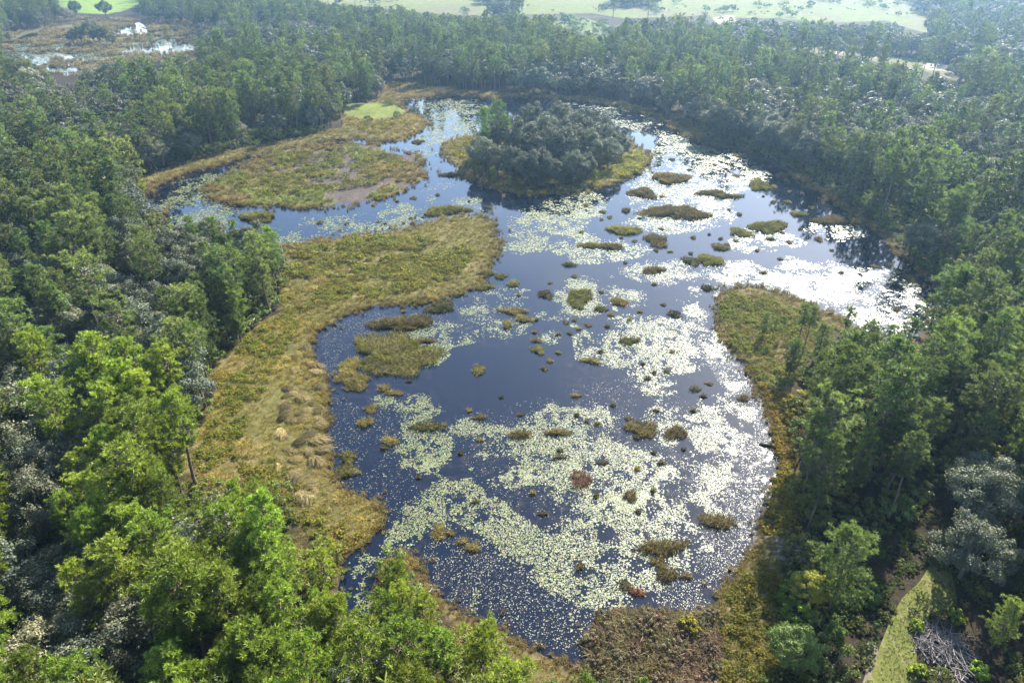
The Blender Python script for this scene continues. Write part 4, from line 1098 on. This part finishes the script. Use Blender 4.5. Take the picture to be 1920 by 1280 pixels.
def islet(cxp, cyp, w, h, colr, label, group=None, hgt=None):
    x0, y0 = at(cxp - w / 2, cyp); x1, _ = at(cxp + w / 2, cyp)
    _, yb = at(cxp, cyp + h / 2); _, yt = at(cxp, cyp - h / 2)
    rx = max(0.35, (x1 - x0) / 2); dd = max(yt - yb, 0.5)
    g = np.random.default_rng(int(cxp * 7 + cyp * 131))
    top = hgt or min(1.35, 0.75 + 0.10 * rx)
    ry = max(0.4, dd / 2 - 0.7 * top * y0 / CAM_H * 0.6)
    ry = max(ry, 0.3 * rx if rx < 3 else 0.2 * rx)
    cxw, cyw = (x0 + x1) / 2, (yt + yb) / 2
    na = 40; ang = np.linspace(0, 2 * math.pi, na, endpoint=False)
    ph = g.uniform(0, 6.28, 5)
    rough_ = 1 + 0.22 * np.sin(2 * ang + ph[0]) + 0.17 * np.sin(3 * ang + ph[1]) + 0.12 * np.sin(5 * ang + ph[2]) + 0.10 * np.sin(9 * ang + ph[3])
    dome = min(0.75, 0.22 + 0.07 * min(rx, ry * 1.5))
    V = [(0, 0, dome)]; F = []
    for q, z in ((0.45, dome * 0.86), (0.75, dome * 0.5), (0.95, 0.02), (1.02, -0.15)):
        for k in range(na):
            V.append((math.cos(ang[k]) * rx * 0.92 * rough_[k] * q, math.sin(ang[k]) * ry * 0.92 * rough_[k] * q, z))
    for k in range(na):
        k2 = (k + 1) % na
        F.append((0, 1 + k, 1 + k2))
        for j in range(3): F.append((1 + j * na + k, 1 + (j + 1) * na + k, 1 + (j + 1) * na + k2, 1 + j * na + k2))
    area = math.pi * rx * ry
    n = int(np.clip(area * 55, 90, 5200))
    a = g.uniform(0, 6.283, n); q = np.sqrt(g.uniform(0, 1, n))
    rg = np.interp(a, np.append(ang, 2 * math.pi), np.append(rough_, rough_[0]))
    P_ = np.stack([np.cos(a) * rx * q * rg, np.sin(a) * ry * q * rg, dome * np.clip(1 - q ** 2.6, 0, 1) - 0.05], 1)
    lump = fbm(P_[:, 0] + cxw, P_[:, 1] + cyw, 1.3, 2, 71)
    k = 1.0 if area < 40 else 1.25
    hb = 0.8 * top * g.uniform(0.5, 1.0, n) * (0.35 + 1.3 * lump)
    lean = np.stack([np.cos(a) * q, np.sin(a) * q, 0 * a], 1) * 0.7
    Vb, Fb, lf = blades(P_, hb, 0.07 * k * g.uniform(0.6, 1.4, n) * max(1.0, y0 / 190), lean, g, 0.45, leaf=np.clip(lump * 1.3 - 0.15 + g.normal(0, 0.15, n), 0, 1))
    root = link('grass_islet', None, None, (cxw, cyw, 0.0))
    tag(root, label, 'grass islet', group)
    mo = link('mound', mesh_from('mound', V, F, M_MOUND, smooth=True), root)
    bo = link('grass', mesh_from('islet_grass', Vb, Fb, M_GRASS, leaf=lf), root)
    tint(bo, np.asarray(colr) * g.uniform(0.8, 1.2) * 0.95)
    return root
M_MOUND, nt, out = mat('peat')
no = N(nt, 'ShaderNodeTexNoise', i_Scale=3.0, i_Detail=5.0)
c = mixc(nt, rgb((0.03, 0.024, 0.016)), rgb((0.09, 0.075, 0.035)), no.outputs[0])
pb = N(nt, 'ShaderNodeBsdfPrincipled', i_Roughness=0.95); pb.inputs['Specular IOR Level'].default_value = 0.05; nt.links.new(c, pb.inputs['Base Color']); nt.links.new(pb.outputs[0], out.inputs[0])
for (a, b, w, h, cc, lab) in ISLETS:
    islet(a, b, w, h, cc, lab)
g = np.random.default_rng(77)
while len(small_spots) < 135:            # more of the same, mostly in the upper right of the pond
    a, b = (g.uniform(1130, 1480), g.uniform(285, 500)) if g.random() < 0.6 else (g.uniform(700, 1330), g.uniform(520, 960))
    if min((a - q[0]) ** 2 + (b - q[1]) ** 2 for q in small_spots) > 250 and depth_at(*[np.array([v]) for v in at(a, b)])[0] > 2:
        small_spots.append((a, b))
tufts_made = []
for (a, b) in small_spots:
    w = g.uniform(8, 15) * (0.8 if b < 450 else 1.0)
    so = islet(a, b, w, w * 0.7, [B_, D_, T_][g.integers(0, 3)], 'tiny lone tuft of brown sedge poking out of the pond', 'tiny sedge tufts in the pond', 0.6)

    tufts_made.append((so, a, b))
for it in ISLETS:
    lab = 'tiny sedge tuft nearest the ' + it[5]
    q = min(tufts_made, key=lambda t: (t[1] - it[0]) ** 2 + (t[2] - it[1]) ** 2)
    if (q[1] - it[0]) ** 2 + (q[2] - it[1]) ** 2 < 60 ** 2 and len(lab.split()) <= 16:
        q[0]['label'] = lab; tufts_made.remove(q)

# ------------------------------------------------------------------ lily pads and flecks on the water
def pad_mesh(seed, sides=9):
    g = np.random.default_rng(seed)
    tilt = g.normal(0, 0.06, 2)
    V = [(0, 0, 0.0)]; F = []
    notch = 0.35
    for k in range(sides + 1):
        a = notch + (2 * math.pi - 2 * notch) * k / sides
        r = 0.5 * g.uniform(0.92, 1.05)
        x, y = r * math.cos(a), r * math.sin(a)
        V.append((x, y, x * tilt[0] + y * tilt[1] + 0.012))
    for k in range(sides): F.append((0, 1 + k, 2 + k))
    return mesh_from('lily_pad', V, F, M_PAD)
PADS = [pad_mesh(200 + i) for i in range(6)]
MATS = [
 ([(740,1000),(790,930),(860,905),(900,930),(950,962),(1010,985),(1080,960),(1150,930),(1230,930),(1290,960),(1320,1000),(1300,1050),(1240,1100),(1170,1130),(1090,1120),(1010,1080),(960,1040),(900,1010),(840,985),(790,1000),(760,1040),(712,1070),(704,1110),(690,1135),(680,1120),(696,1066),(668,1046),(690,1026)], .80),
 ([(850,800),(900,785),(960,800),(1000,770),(1060,750),(1110,760),(1150,790),(1160,830),(1220,850),(1250,880),(1230,930),(1150,945),(1080,965),(1030,930),(990,890),(950,860),(900,850)], .74),
 ([(720,750),(790,745),(820,770),(800,790),(850,830),(840,850),(800,885),(770,880),(760,850),(730,800)], .66),
 ([(960,880),(1010,870),(1010,915),(960,910)], .6),
 ([(1300,760),(1360,745),(1400,770),(1410,820),(1380,880),(1350,930),(1330,970),(1290,935),(1265,875),(1290,850),(1320,850),(1280,800)], .60),
 ([(1115,630),(1200,590),(1280,600),(1310,640),(1280,690),(1200,704),(1130,675)], .84),
 ([(770,640),(800,608),(860,620),(930,605),(975,625),(950,640),(900,640),(870,662),(830,672),(800,670)], .78),
 ([(860,580),(890,545),(950,540),(992,570),(960,592),(900,597)], .62),
 ([(1060,530),(1130,520),(1214,545),(1200,568),(1140,562),(1100,592),(1008,592),(1050,575)], .6),
 ([(1030,470),(1080,440),(1150,445),(1212,470),(1160,482),(1080,492)], .72),
 ([(1165,505),(1220,485),(1290,495),(1290,520),(1230,532)], .66),
 ([(1290,515),(1340,497),(1400,495),(1480,500),(1560,498),(1640,515),(1700,545),(1748,585),(1744,612),(1680,622),(1600,602),(1540,570),(1480,545),(1400,524),(1330,524)], .80),
 ([(1415,445),(1470,438),(1494,452),(1470,466),(1425,462)], .8), ([(1520,428),(1570,422),(1612,440),(1560,446)], .8), ([(1390,462),(1420,466),(1412,478),(1392,472)], .8),
 ([(1180,300),(1300,268),(1385,290),(1425,335),(1400,372),(1335,425),(1240,432),(1176,420),(1200,370)], .72),
 ([(935,415),(1000,398),(1085,400),(1065,440),(1000,474),(955,465)], .64),
 ([(985,398),(1050,366),(1120,362),(1155,372),(1100,402),(1050,412)], .74),
 ([(520,442),(560,410),(640,400),(720,388),(795,394),(765,424),(660,440),(560,456)], .6),
 ([(305,390),(340,340),(420,330),(400,360),(390,385),(430,395),(400,430),(330,412)], .55),
 ([(745,185),(880,185),(910,215),(880,250),(800,285),(790,330),(760,300),(780,260),(812,232)], .5),
 ([(1050,190),(1200,205),(1240,232),(1300,262),(1380,290),(1300,285),(1200,250),(1120,222)], .5), ([(800,352),(870,345),(930,372),(900,392),(830,380)], .4),
 ([(20,80),(110,62),(160,92),(240,92),(210,50),(370,58),(372,90),(320,114),(150,140),(60,128)], .55),
 ([(1200,710),(1270,715),(1240,745),(1205,735)], .6), ([(1195,760),(1260,750),(1300,790),(1250,830),(1210,800)], .45), ([(990,625),(1030,622),(1036,650),(1000,650)], .55),
 ([(1285,545),(1330,530),(1335,600),(1320,620),(1285,590)], .5), ([(1265,640),(1330,610),(1370,660),(1400,720),(1370,735),(1300,700)], .42),
]
FLECK = [([(1290,880),(1400,820),(1455,850),(1455,910),(1410,990),(1405,1035),(1345,1120),(1290,1155),(1200,1148),(1240,1100),(1310,1040),(1330,980)], .55),
         ([(800,1000),(900,1010),(1010,1085),(1100,1125),(1200,1130),(1120,1165),(1104,1235),(985,1200),(840,1125),(790,1060)], .42),
         ([(620,740),(720,740),(770,880),(790,930),(740,1000),(720,960),(640,905),(615,840)], .16),
         ([(600,620),(700,580),(760,590),(640,660),(610,720)], .20), ([(1340,620),(1400,700),(1450,790),(1460,860),(1420,870),(1410,780),(1350,720),(1300,640)], .5),
         ([(800,560),(900,540),(940,600),(800,640)], .15), ([(850,780),(1200,700),(1300,760),(1280,960),(900,980)], .10)]
def on_water(p):
    return p[depth_at(p[:, 0], p[:, 1]) > 0.15]
P, S, TC = [], [], []
rng = np.random.default_rng(91)
for poly, dens in MATS:
    w = np.stack(ground(np.array(poly, float)[:, 0], np.array(poly, float)[:, 1]), 1)
    ym = w[:, 1].mean()
    st = 0.205 if ym < 105 else 0.26 if ym < 170 else 0.46 if ym < 260 else 0.65
    lo, hi = w.min(0) - 5, w.max(0) + 5
    xs, ys = np.meshgrid(np.arange(lo[0], hi[0], st), np.arange(lo[1], hi[1], st))
    p = np.stack([xs.ravel(), ys.ravel()], 1) + rng.uniform(-0.45, 0.45, (xs.size, 2)) * st
    d = poly_dist(w, p[:, 0], p[:, 1])
    soft = 1.6 * np.clip(ym / 100, 0.8, 2.6)
    nz = fbm(p[:, 0], p[:, 1], 5.5 * np.clip(ym / 130, 0.7, 1.8), 6, 81)
    nz = (nz - 0.5) * 2.3 + 0.5
    cov = dens * 1.0 + 0.30 * np.clip(d / soft, -2, 1) - 0.22
    k = (cov > nz) & (rng.random(len(p)) < (0.80 if ym < 105 else 0.85) * np.clip(0.45 + 3.2 * (cov - nz), 0.1, 1))
    k &= (fbm(p[:, 0], p[:, 1], 1.7 * np.clip(ym / 110, 0.9, 2.5), 3, 82) > 0.37)
    k |= (d > -soft) & (cov > nz - 0.22) & (rng.random(len(p)) < 0.16)
    a_, b_ = project(p[:, 0], p[:, 1], 0 * p[:, 0]); pd_ = poly_dist(POOL_W, p[:, 0], p[:, 1]); k &= pd_ < 3.0 * (fbm(p[:, 0], p[:, 1], 3.0, 4, 85) - 0.5)
    p = on_water(p[k]); P.append(p); S.append(st * (0.6 + 1.1 * rng.random(len(p)) ** 1.6))
P, S = np.concatenate(P), np.concatenate(S); n = len(P)
tcol = np.array([[0.088, 0.098, 0.034]]) * rng.uniform(0.5, 1.25, (n, 1)) * np.stack([rng.uniform(0.75, 1.2, n), np.ones(n), rng.uniform(0.7, 1.2, n)], 1)
old = rng.random(n); tcol[old < 0.10] *= np.array([[1.0, 0.72, 0.6]]); tcol[old > 0.86] *= np.array([[0.6, 0.8, 0.7]])
o = scatter('lily_pads', np.column_stack([P, rng.uniform(0.008, 0.03, n)]), rng.uniform(0, 6.28, n), S, rng.integers(0, 6, n), PADS, tcol)
tag(o, 'pale green lily pads matting the pond surface', 'lily pads', kind='stuff')
print('pads', n)
P, S = [], []
for poly, dens in FLECK:
    p = sample(poly, dens * 30)
    nz = fbm(p[:, 0], p[:, 1], 5, 4, 83)
    p = on_water(p[(nz > 0.36)]); P.append(p); S.append(0.05 + 0.15 * rng.random(len(p)) ** 2)
P, S = np.concatenate(P), np.concatenate(S); n = len(P)
tcol = np.array([[0.11, 0.11, 0.07]]) * rng.uniform(0.6, 1.3, (n, 1))
o = scatter('floating_leaf_litter', np.column_stack([P, rng.uniform(0.006, 0.02, n)]), rng.uniform(0, 6.28, n), S, rng.integers(0, 6, n), PADS, tcol)
tag(o, 'small pale leaf flecks floating along the pond margins', 'leaf litter', kind='stuff')
print('flecks', n)

# ------------------------------------------------------------------ bottom right: mown track, muddy landing, brush heap, logs
def sheet(name, poly, z, material, cover=None, step=None):
    w = to_world(poly, 3)
    me = bpy.data.meshes.new(name)
    me.from_pydata([(x, y, z) for x, y in w], [], [list(range(len(w)))])
    me.materials.append(material)
    return link(name, me)
M_MOWN, nt, out = mat('mown_grass')
tc = N(nt, 'ShaderNodeTexCoord')
n1 = N(nt, 'ShaderNodeTexNoise', i_Scale=2.2, i_Detail=8.0, i_Roughness=0.7); n2 = N(nt, 'ShaderNodeTexNoise', i_Scale=0.35, i_Detail=4.0)
mp = N(nt, 'ShaderNodeMapping'); mp.inputs['Rotation'].default_value = (0, 0, R(-8)); mp.inputs['Scale'].default_value = (1, 0.05, 1)
n3 = N(nt, 'ShaderNodeTexNoise', i_Scale=1.3, i_Detail=3.0)
nt.links.new(tc.outputs['Object'], n1.inputs[0]); nt.links.new(tc.outputs['Object'], n2.inputs[0]); nt.links.new(tc.outputs['Object'], mp.inputs[0]); nt.links.new(mp.outputs[0], n3.inputs[0])
r1 = N(nt, 'ShaderNodeMapRange', i_From_Min=0.3, i_From_Max=0.7, i_To_Min=0.65, i_To_Max=1.35); nt.links.new(n1.outputs[0], r1.inputs[0])
r3 = N(nt, 'ShaderNodeMapRange', i_From_Min=0.52, i_From_Max=0.66); nt.links.new(n3.outputs[0], r3.inputs[0])
c = mixc(nt, rgb((0.055, 0.066, 0.016)), rgb((0.078, 0.080, 0.023)), n2.outputs[0])
c = mixc(nt, c, rgb((0.105, 0.09, 0.045)), r3.outputs[0])
c = mixc(nt, c, r1.outputs[0], 1.0, 'MULTIPLY')
pb = N(nt, 'ShaderNodeBsdfPrincipled', i_Roughness=0.95); pb.inputs['Specular IOR Level'].default_value = 0.05
bp = N(nt, 'ShaderNodeBump', i_Strength=0.8, i_Distance=0.08); nt.links.new(n1.outputs[0], bp.inputs['Height']); nt.links.new(bp.outputs[0], pb.inputs['Normal'])
nt.links.new(c, pb.inputs['Base Color']); nt.links.new(pb.outputs[0], out.inputs[0])
M_SAND, nt, out = mat('sand')
n1 = N(nt, 'ShaderNodeTexNoise', i_Scale=1.5, i_Detail=6.0); tc = N(nt, 'ShaderNodeTexCoord'); nt.links.new(tc.outputs['Object'], n1.inputs[0])
c = mixc(nt, rgb((0.07, 0.055, 0.04)), rgb((0.13, 0.11, 0.085)), n1.outputs[0])
pb = N(nt, 'ShaderNodeBsdfPrincipled', i_Roughness=0.95); pb.inputs['Specular IOR Level'].default_value = 0.05; nt.links.new(c, pb.inputs['Base Color']); nt.links.new(pb.outputs[0], out.inputs[0])
o = sheet('sandy_verge_path', [(1612,1300),(1622,1262),(1616,1238),(1626,1222),(1624,1206),(1640,1214),(1645,1235),(1640,1300)], LAND + 0.06, M_SAND); tag(o, kind='structure')
o = sheet('mown_path', [(1630,1310),(1642,1235),(1662,1180),(1690,1125),(1722,1094),(1752,1040),(1764,985),(1782,990),(1776,1050),(1786,1095),(1790,1140),(1745,1152),(1722,1185),(1716,1240),(1722,1310)], LAND + 0.09, M_MOWN)
tag(o, kind='structure')

# short grass and weeds edging the track
p = np.concatenate([sample([(1640,1290),(1665,1180),(1695,1120),(1730,1090),(1790,1090),(1792,1150),(1740,1160),(1720,1290)], 16),
                    sample([(1715,1170),(1740,1150),(1800,1150),(1790,1170),(1740,1180),(1735,1290),(1712,1290)], 6)]); n = len(p)
o = scatter('track_grass', np.column_stack([p, np.full(n, LAND + 0.05)]), rng.uniform(0, 6.28, n), rng.uniform(0.10, 0.25, n), rng.integers(0, 4, n), TUFTS,
            np.array([[0.115, 0.128, 0.034]]) * rng.uniform(0.7, 1.3, (n, 1)))
tag(o, 'short green grass on the mown track', 'grass', kind='stuff')

# muddy landing with ruts running into the water
M_MUD = bark_material('mud', (0.05, 0.042, 0.036), (0.17, 0.14, 0.115))
a0, a1 = np.array(at(1412, 1022)), np.array(at(1530, 1046))
u_ = (a1 - a0) / np.linalg.norm(a1 - a0); v_ = np.array([-u_[1], u_[0]]); Lm = np.linalg.norm(a1 - a0)
V = []; F = []; nu, nv = 30, 34
for i in range(nu):
    for j in range(nv):
        s, t_ = i / (nu - 1) * Lm, (j / (nv - 1) - 0.5) * 4.4
        q = a0 + u_ * s + v_ * t_
        z = 0.05 + 0.46 * min(1, s / 3.5) + 0.10 * math.sin(t_ * 6.2 + 0.25 * math.sin(s)) * (1 - abs(t_) / 2.6) + 0.05 * math.sin(t_ * 15 + s)
        V.append((q[0], q[1], z))
for i in range(nu - 1):
    for j in range(nv - 1):
        F.append((i * nv + j, (i + 1) * nv + j, (i + 1) * nv + j + 1, i * nv + j + 1))
o = link('muddy_path', mesh_from('muddy_path', V, F, M_MUD, smooth=True)); tag(o, kind='structure')

def log_between(name, pa, za, pb_, zb, r0, r1, material, label, cat, stubs=3):
    pa, pb_ = np.array([*pa, za]), np.array([*pb_, zb])
    t = Tube(); g = np.random.default_rng(int(abs(pa[0]) * 100))
    ts = np.linspace(0, 1, 6); pts = [pa + (pb_ - pa) * k + np.array([0, 0, 0.04 * math.sin(k * 5)]) + g.normal(0, 0.03, 3) for k in ts]
    t.add(pts, np.linspace(r0, r1, 6), 8)
    o = link(name, mesh_from(name, t.V, t.F, material, smooth=False)); tag(o, label, cat)
    for k in range(stubs):
        q = pts[2 + k % 3]; d = unit(g.normal(size=3) + np.array([0, 0, 0.8])); L = g.uniform(0.8, 1.8)
        s = Tube(); s.add([q, q + d * L * 0.5, q + d * L + np.array([0, 0, 0.1])], [r1 * 0.8, r1 * 0.5, 0.02], 5)
        link('branch', mesh_from('branch', s.V, s.F, material), o)
    return o
log_between('fallen_log', at(1424, 833), 0.12, at(1476, 843), 0.35, 0.24, 0.16, M_WETLOG, 'dark wet log lying across the right shore into the water', 'log', 2)
log_between('dead_log', at(449, 634), 0.5, at(482, 606), 1.6, 0.22, 0.14, M_DEAD, 'bleached fallen trunk at the left wood edge above golden marsh', 'log', 4)
def snag(px_, py_, h, label, cat='dead tree', nb=4, r=0.16):
    x, y = at(px_, py_); g = np.random.default_rng(int(px_)); t = Tube()
    z = np.linspace(0, h, 5); w = g.normal(0, 0.06, (5, 2))
    pts = np.column_stack([x + w[:, 0], y + w[:, 1], z]); t.add(pts, np.linspace(r, r * 0.35, 5), 7)
    o = link('dead_tree', None, None, (0, 0, 0)); tag(o, label, cat)
    link('trunk', mesh_from('snag', t.V, t.F, M_DEAD), o)
    for k in range(nb):
        q = pts[2 + k % 3]; a = g.uniform(0, 6.28); d = np.array([math.cos(a), math.sin(a), 0.5]) * g.uniform(0.5, 1.3)
        s = Tube(); s.add([q, q + d], [r * 0.35, 0.02], 5); link('branch', mesh_from('snag_branch', s.V, s.F, M_DEAD), o)
snag(214, 352, 9.5, 'tall bare white pole-like dead trunk at the upper left bank', nb=1)
snag(428, 272, 7, 'pale bare trunk against the wood behind the oval marsh', nb=2)
snag(536, 505, 8, 'thin dead stem at the root of the sedge spit', nb=5, r=0.12)
snag(812, 1112, 1.6, 'tiny forked dead stick on the near bottom bank', nb=3, r=0.07)
snag(1398, 318, 4.0, 'short bare stub standing in the far right water', nb=2)
snag(1345, 590, 2.6, 'thin dead stick at the tip of the right sedge point', nb=2, r=0.08)

# heap of cut branches
bxw, byw = at(1768, 1225)
root = link('brush_heap', None, None, (bxw, byw, LAND)); tag(root, 'heap of grey cut branches and twigs beside the mown track', 'brush pile')
g = np.random.default_rng(33); BR = []
for i in range(6):
    t = Tube(); L = 2.6 + 0.5 * i
    pts = [np.array([k / 4 * L - L / 2, 0.12 * math.sin(k * 1.3 + i), 0.10 * math.sin(k * 1.7 + i)]) for k in range(5)]
    t.add(pts, [0.07, 0.055, 0.045, 0.03, 0.012], 5)
    for k in range(7):
        q = pts[1 + k % 4]; d = unit(g.normal(size=3) + np.array([0.7, 0, 0.1])); l = g.uniform(0.4, 1.1)
        t.add([q, q + d * l * 0.5, q + d * l + g.normal(0, 0.08, 3)], [0.025, 0.018, 0.008], 3)
    BR.append(mesh_from('cut_branch', t.V, t.F, M_BRUSH))
for i in range(120):
    o = link('branch', BR[i % 6], root)
    a = g.uniform(0, 6.283); q = math.sqrt(g.random())
    o.location = (math.cos(a) * q * 3.3, math.sin(a) * q * 3.6, 0.15 + 0.9 * (1 - q * q) * g.random())
    o.rotation_euler = (g.uniform(0, 6.28), g.normal(0, 0.22), 1.3 + g.normal(0, 0.7))

# vine-draped and edge shrubs that show one by one
SHR = [(1480,1130,3.2,'dark green leafy shrub at the edge of the sunlit bank',(0.8,1.0,0.7)), (1490,1165,3.0,'vine-covered shrub below the yellow vine tree',(1.0,1.2,0.6)),
       (1500,760,3.0,'russet shrub at the neck of the right sedge point',(1.35,1.0,0.6)), (1490,790,2.8,'brown-orange shrub below the russet one',(1.3,1.0,0.6)), (1475,770,2.2,'low russet shrub nearest the water on the right shore',(1.3,0.95,0.6)),
       (1290,1180,2.0,'orange-tinged shrub on the top of the dry thicket',(1.3,0.95,0.55)), (1560,1200,2.4,'small shaded shrub left of the mown track',(0.8,1.0,0.7)), (1620,1130,2.6,'dark shrub under the lone pine',(0.7,0.95,0.8)),
       (1790,1165,1.6,'bright weed clump at the head of the brush heap',(1.4,1.5,0.6)), (1715,1180,1.5,'weedy bush on the right edge of the track',(1.3,1.4,0.6)), (1720,1265,1.5,'weedy bush at the bottom edge by the track',(1.3,1.4,0.6)), (1830,1268,1.8,'bright bush at the bottom edge below the brush heap',(1.2,1.5,0.7)),
       (730,198,3.5,'dark bush on the mown clearing by the far left bank',(0.8,0.8,0.7)), (690,230,3.0,'bush on the front edge of the clearing, left one',(0.8,0.9,0.8)), (745,222,3.2,'bush on the front edge of the clearing, right one',(0.8,0.9,0.8)), (773,212,2.4,'small bush nearest the water on the clearing',(0.8,0.9,0.8))]
for j, (a, b, h, lab, tcv) in enumerate(SHR):
    x, y = at(a, b)
    t, V, F, lf = make_oak(300 + j, h, h * 0.62, 26, 90, 0.22, low=0.05, sides=5)
    tr, cr_ = tree_meshes('bush', t, V, F, lf, M_SHRUB, M_BARK_O)
    place_tree('shrub', (tr, cr_), x, y, LAND - 0.1, rr_.uniform(0, 6.28), 1.0, lab, None, tcv, 'shrub')

# pale roof among the trees on the left
def box(x0, x1, y0, y1, z0, z1):
    V = [(x, y, z) for z in (z0, z1) for y in (y0, y1) for x in (x0, x1)]
    return V, [(0, 2, 3, 1), (4, 5, 7, 6), (0, 1, 5, 4), (2, 6, 7, 3), (0, 4, 6, 2), (1, 3, 7, 5)]
M_ROOF = bark_material('roof_sheet', (0.42, 0.34, 0.29), (0.56, 0.48, 0.42))
M_WALL = bark_material('shed_wall', (0.16, 0.13, 0.10), (0.26, 0.22, 0.18))
sx_, sy_ = at(64, 574, 2.8)
root = link('shed', None, None, (sx_, sy_, LAND), R(12)); tag(root, 'pale tan shed roof showing between the trees on the left', 'shed')
link('wall', mesh_from('shed_wall', *box(-1.9, 1.9, -1.3, 1.3, 0, 2.2), M_WALL), root)
V = [(-2.3, -1.7, 2.21), (2.3, -1.7, 2.21), (2.3, 0, 2.9), (-2.3, 0, 2.9), (2.3, 1.7, 2.21), (-2.3, 1.7, 2.21)]
V2 = [(x, y, z + 0.06) for x, y, z in V]
link('roof', mesh_from('shed_roof', V + V2, [(3, 2, 1, 0), (5, 4, 2, 3), (6, 7, 8, 9), (9, 8, 10, 11), (0, 1, 7, 6), (4, 5, 11, 10), (1, 2, 8, 7), (2, 4, 10, 8), (3, 0, 6, 9), (5, 3, 9, 11)], M_ROOF), root)

# bushes dotted over the far fields
P = []
for f, dn in ((FIELDS[2], 0.004), (FIELDS[3], 0.02), (FIELDS[4], 0.006)):
    P.append(sample(f, dn))
p = np.concatenate(P); p = p[(p[:, 1] < 1300)]; p = p[fbm(p[:, 0], p[:, 1], 60, 3, 95) > 0.45]; n = len(p)
o = scatter('field_bushes', np.column_stack([p, np.full(n, LAND)]), rng.uniform(0, 6.28, n), 0.5 + 2.6 * rng.random(n) ** 3, rng.integers(0, 4, n), SHRUBS, np.array([[0.8, 0.95, 0.9]]) * rng.uniform(0.5, 1.2, (n, 1)))
tag(o, 'scattered dark bushes dotting the far pale fields', 'bushes', kind='stuff')

# ------------------------------------------------------------------ air
V, F = box(-3600, 3600, -260, 4400, -2.2, 83.0)
M_HAZE, nt, out = mat('haze')
pv = N(nt, 'ShaderNodeVolumePrincipled')
pv.inputs['Color'].default_value = (0.42, 0.70, 1.0, 1)
pv.inputs['Density'].default_value = 0.00014
pv.inputs['Anisotropy'].default_value = 0.65
nt.links.new(pv.outputs[0], out.inputs['Volume'])
o = link('haze', mesh_from('haze', V, F, M_HAZE)); tag(o, kind='stuff')
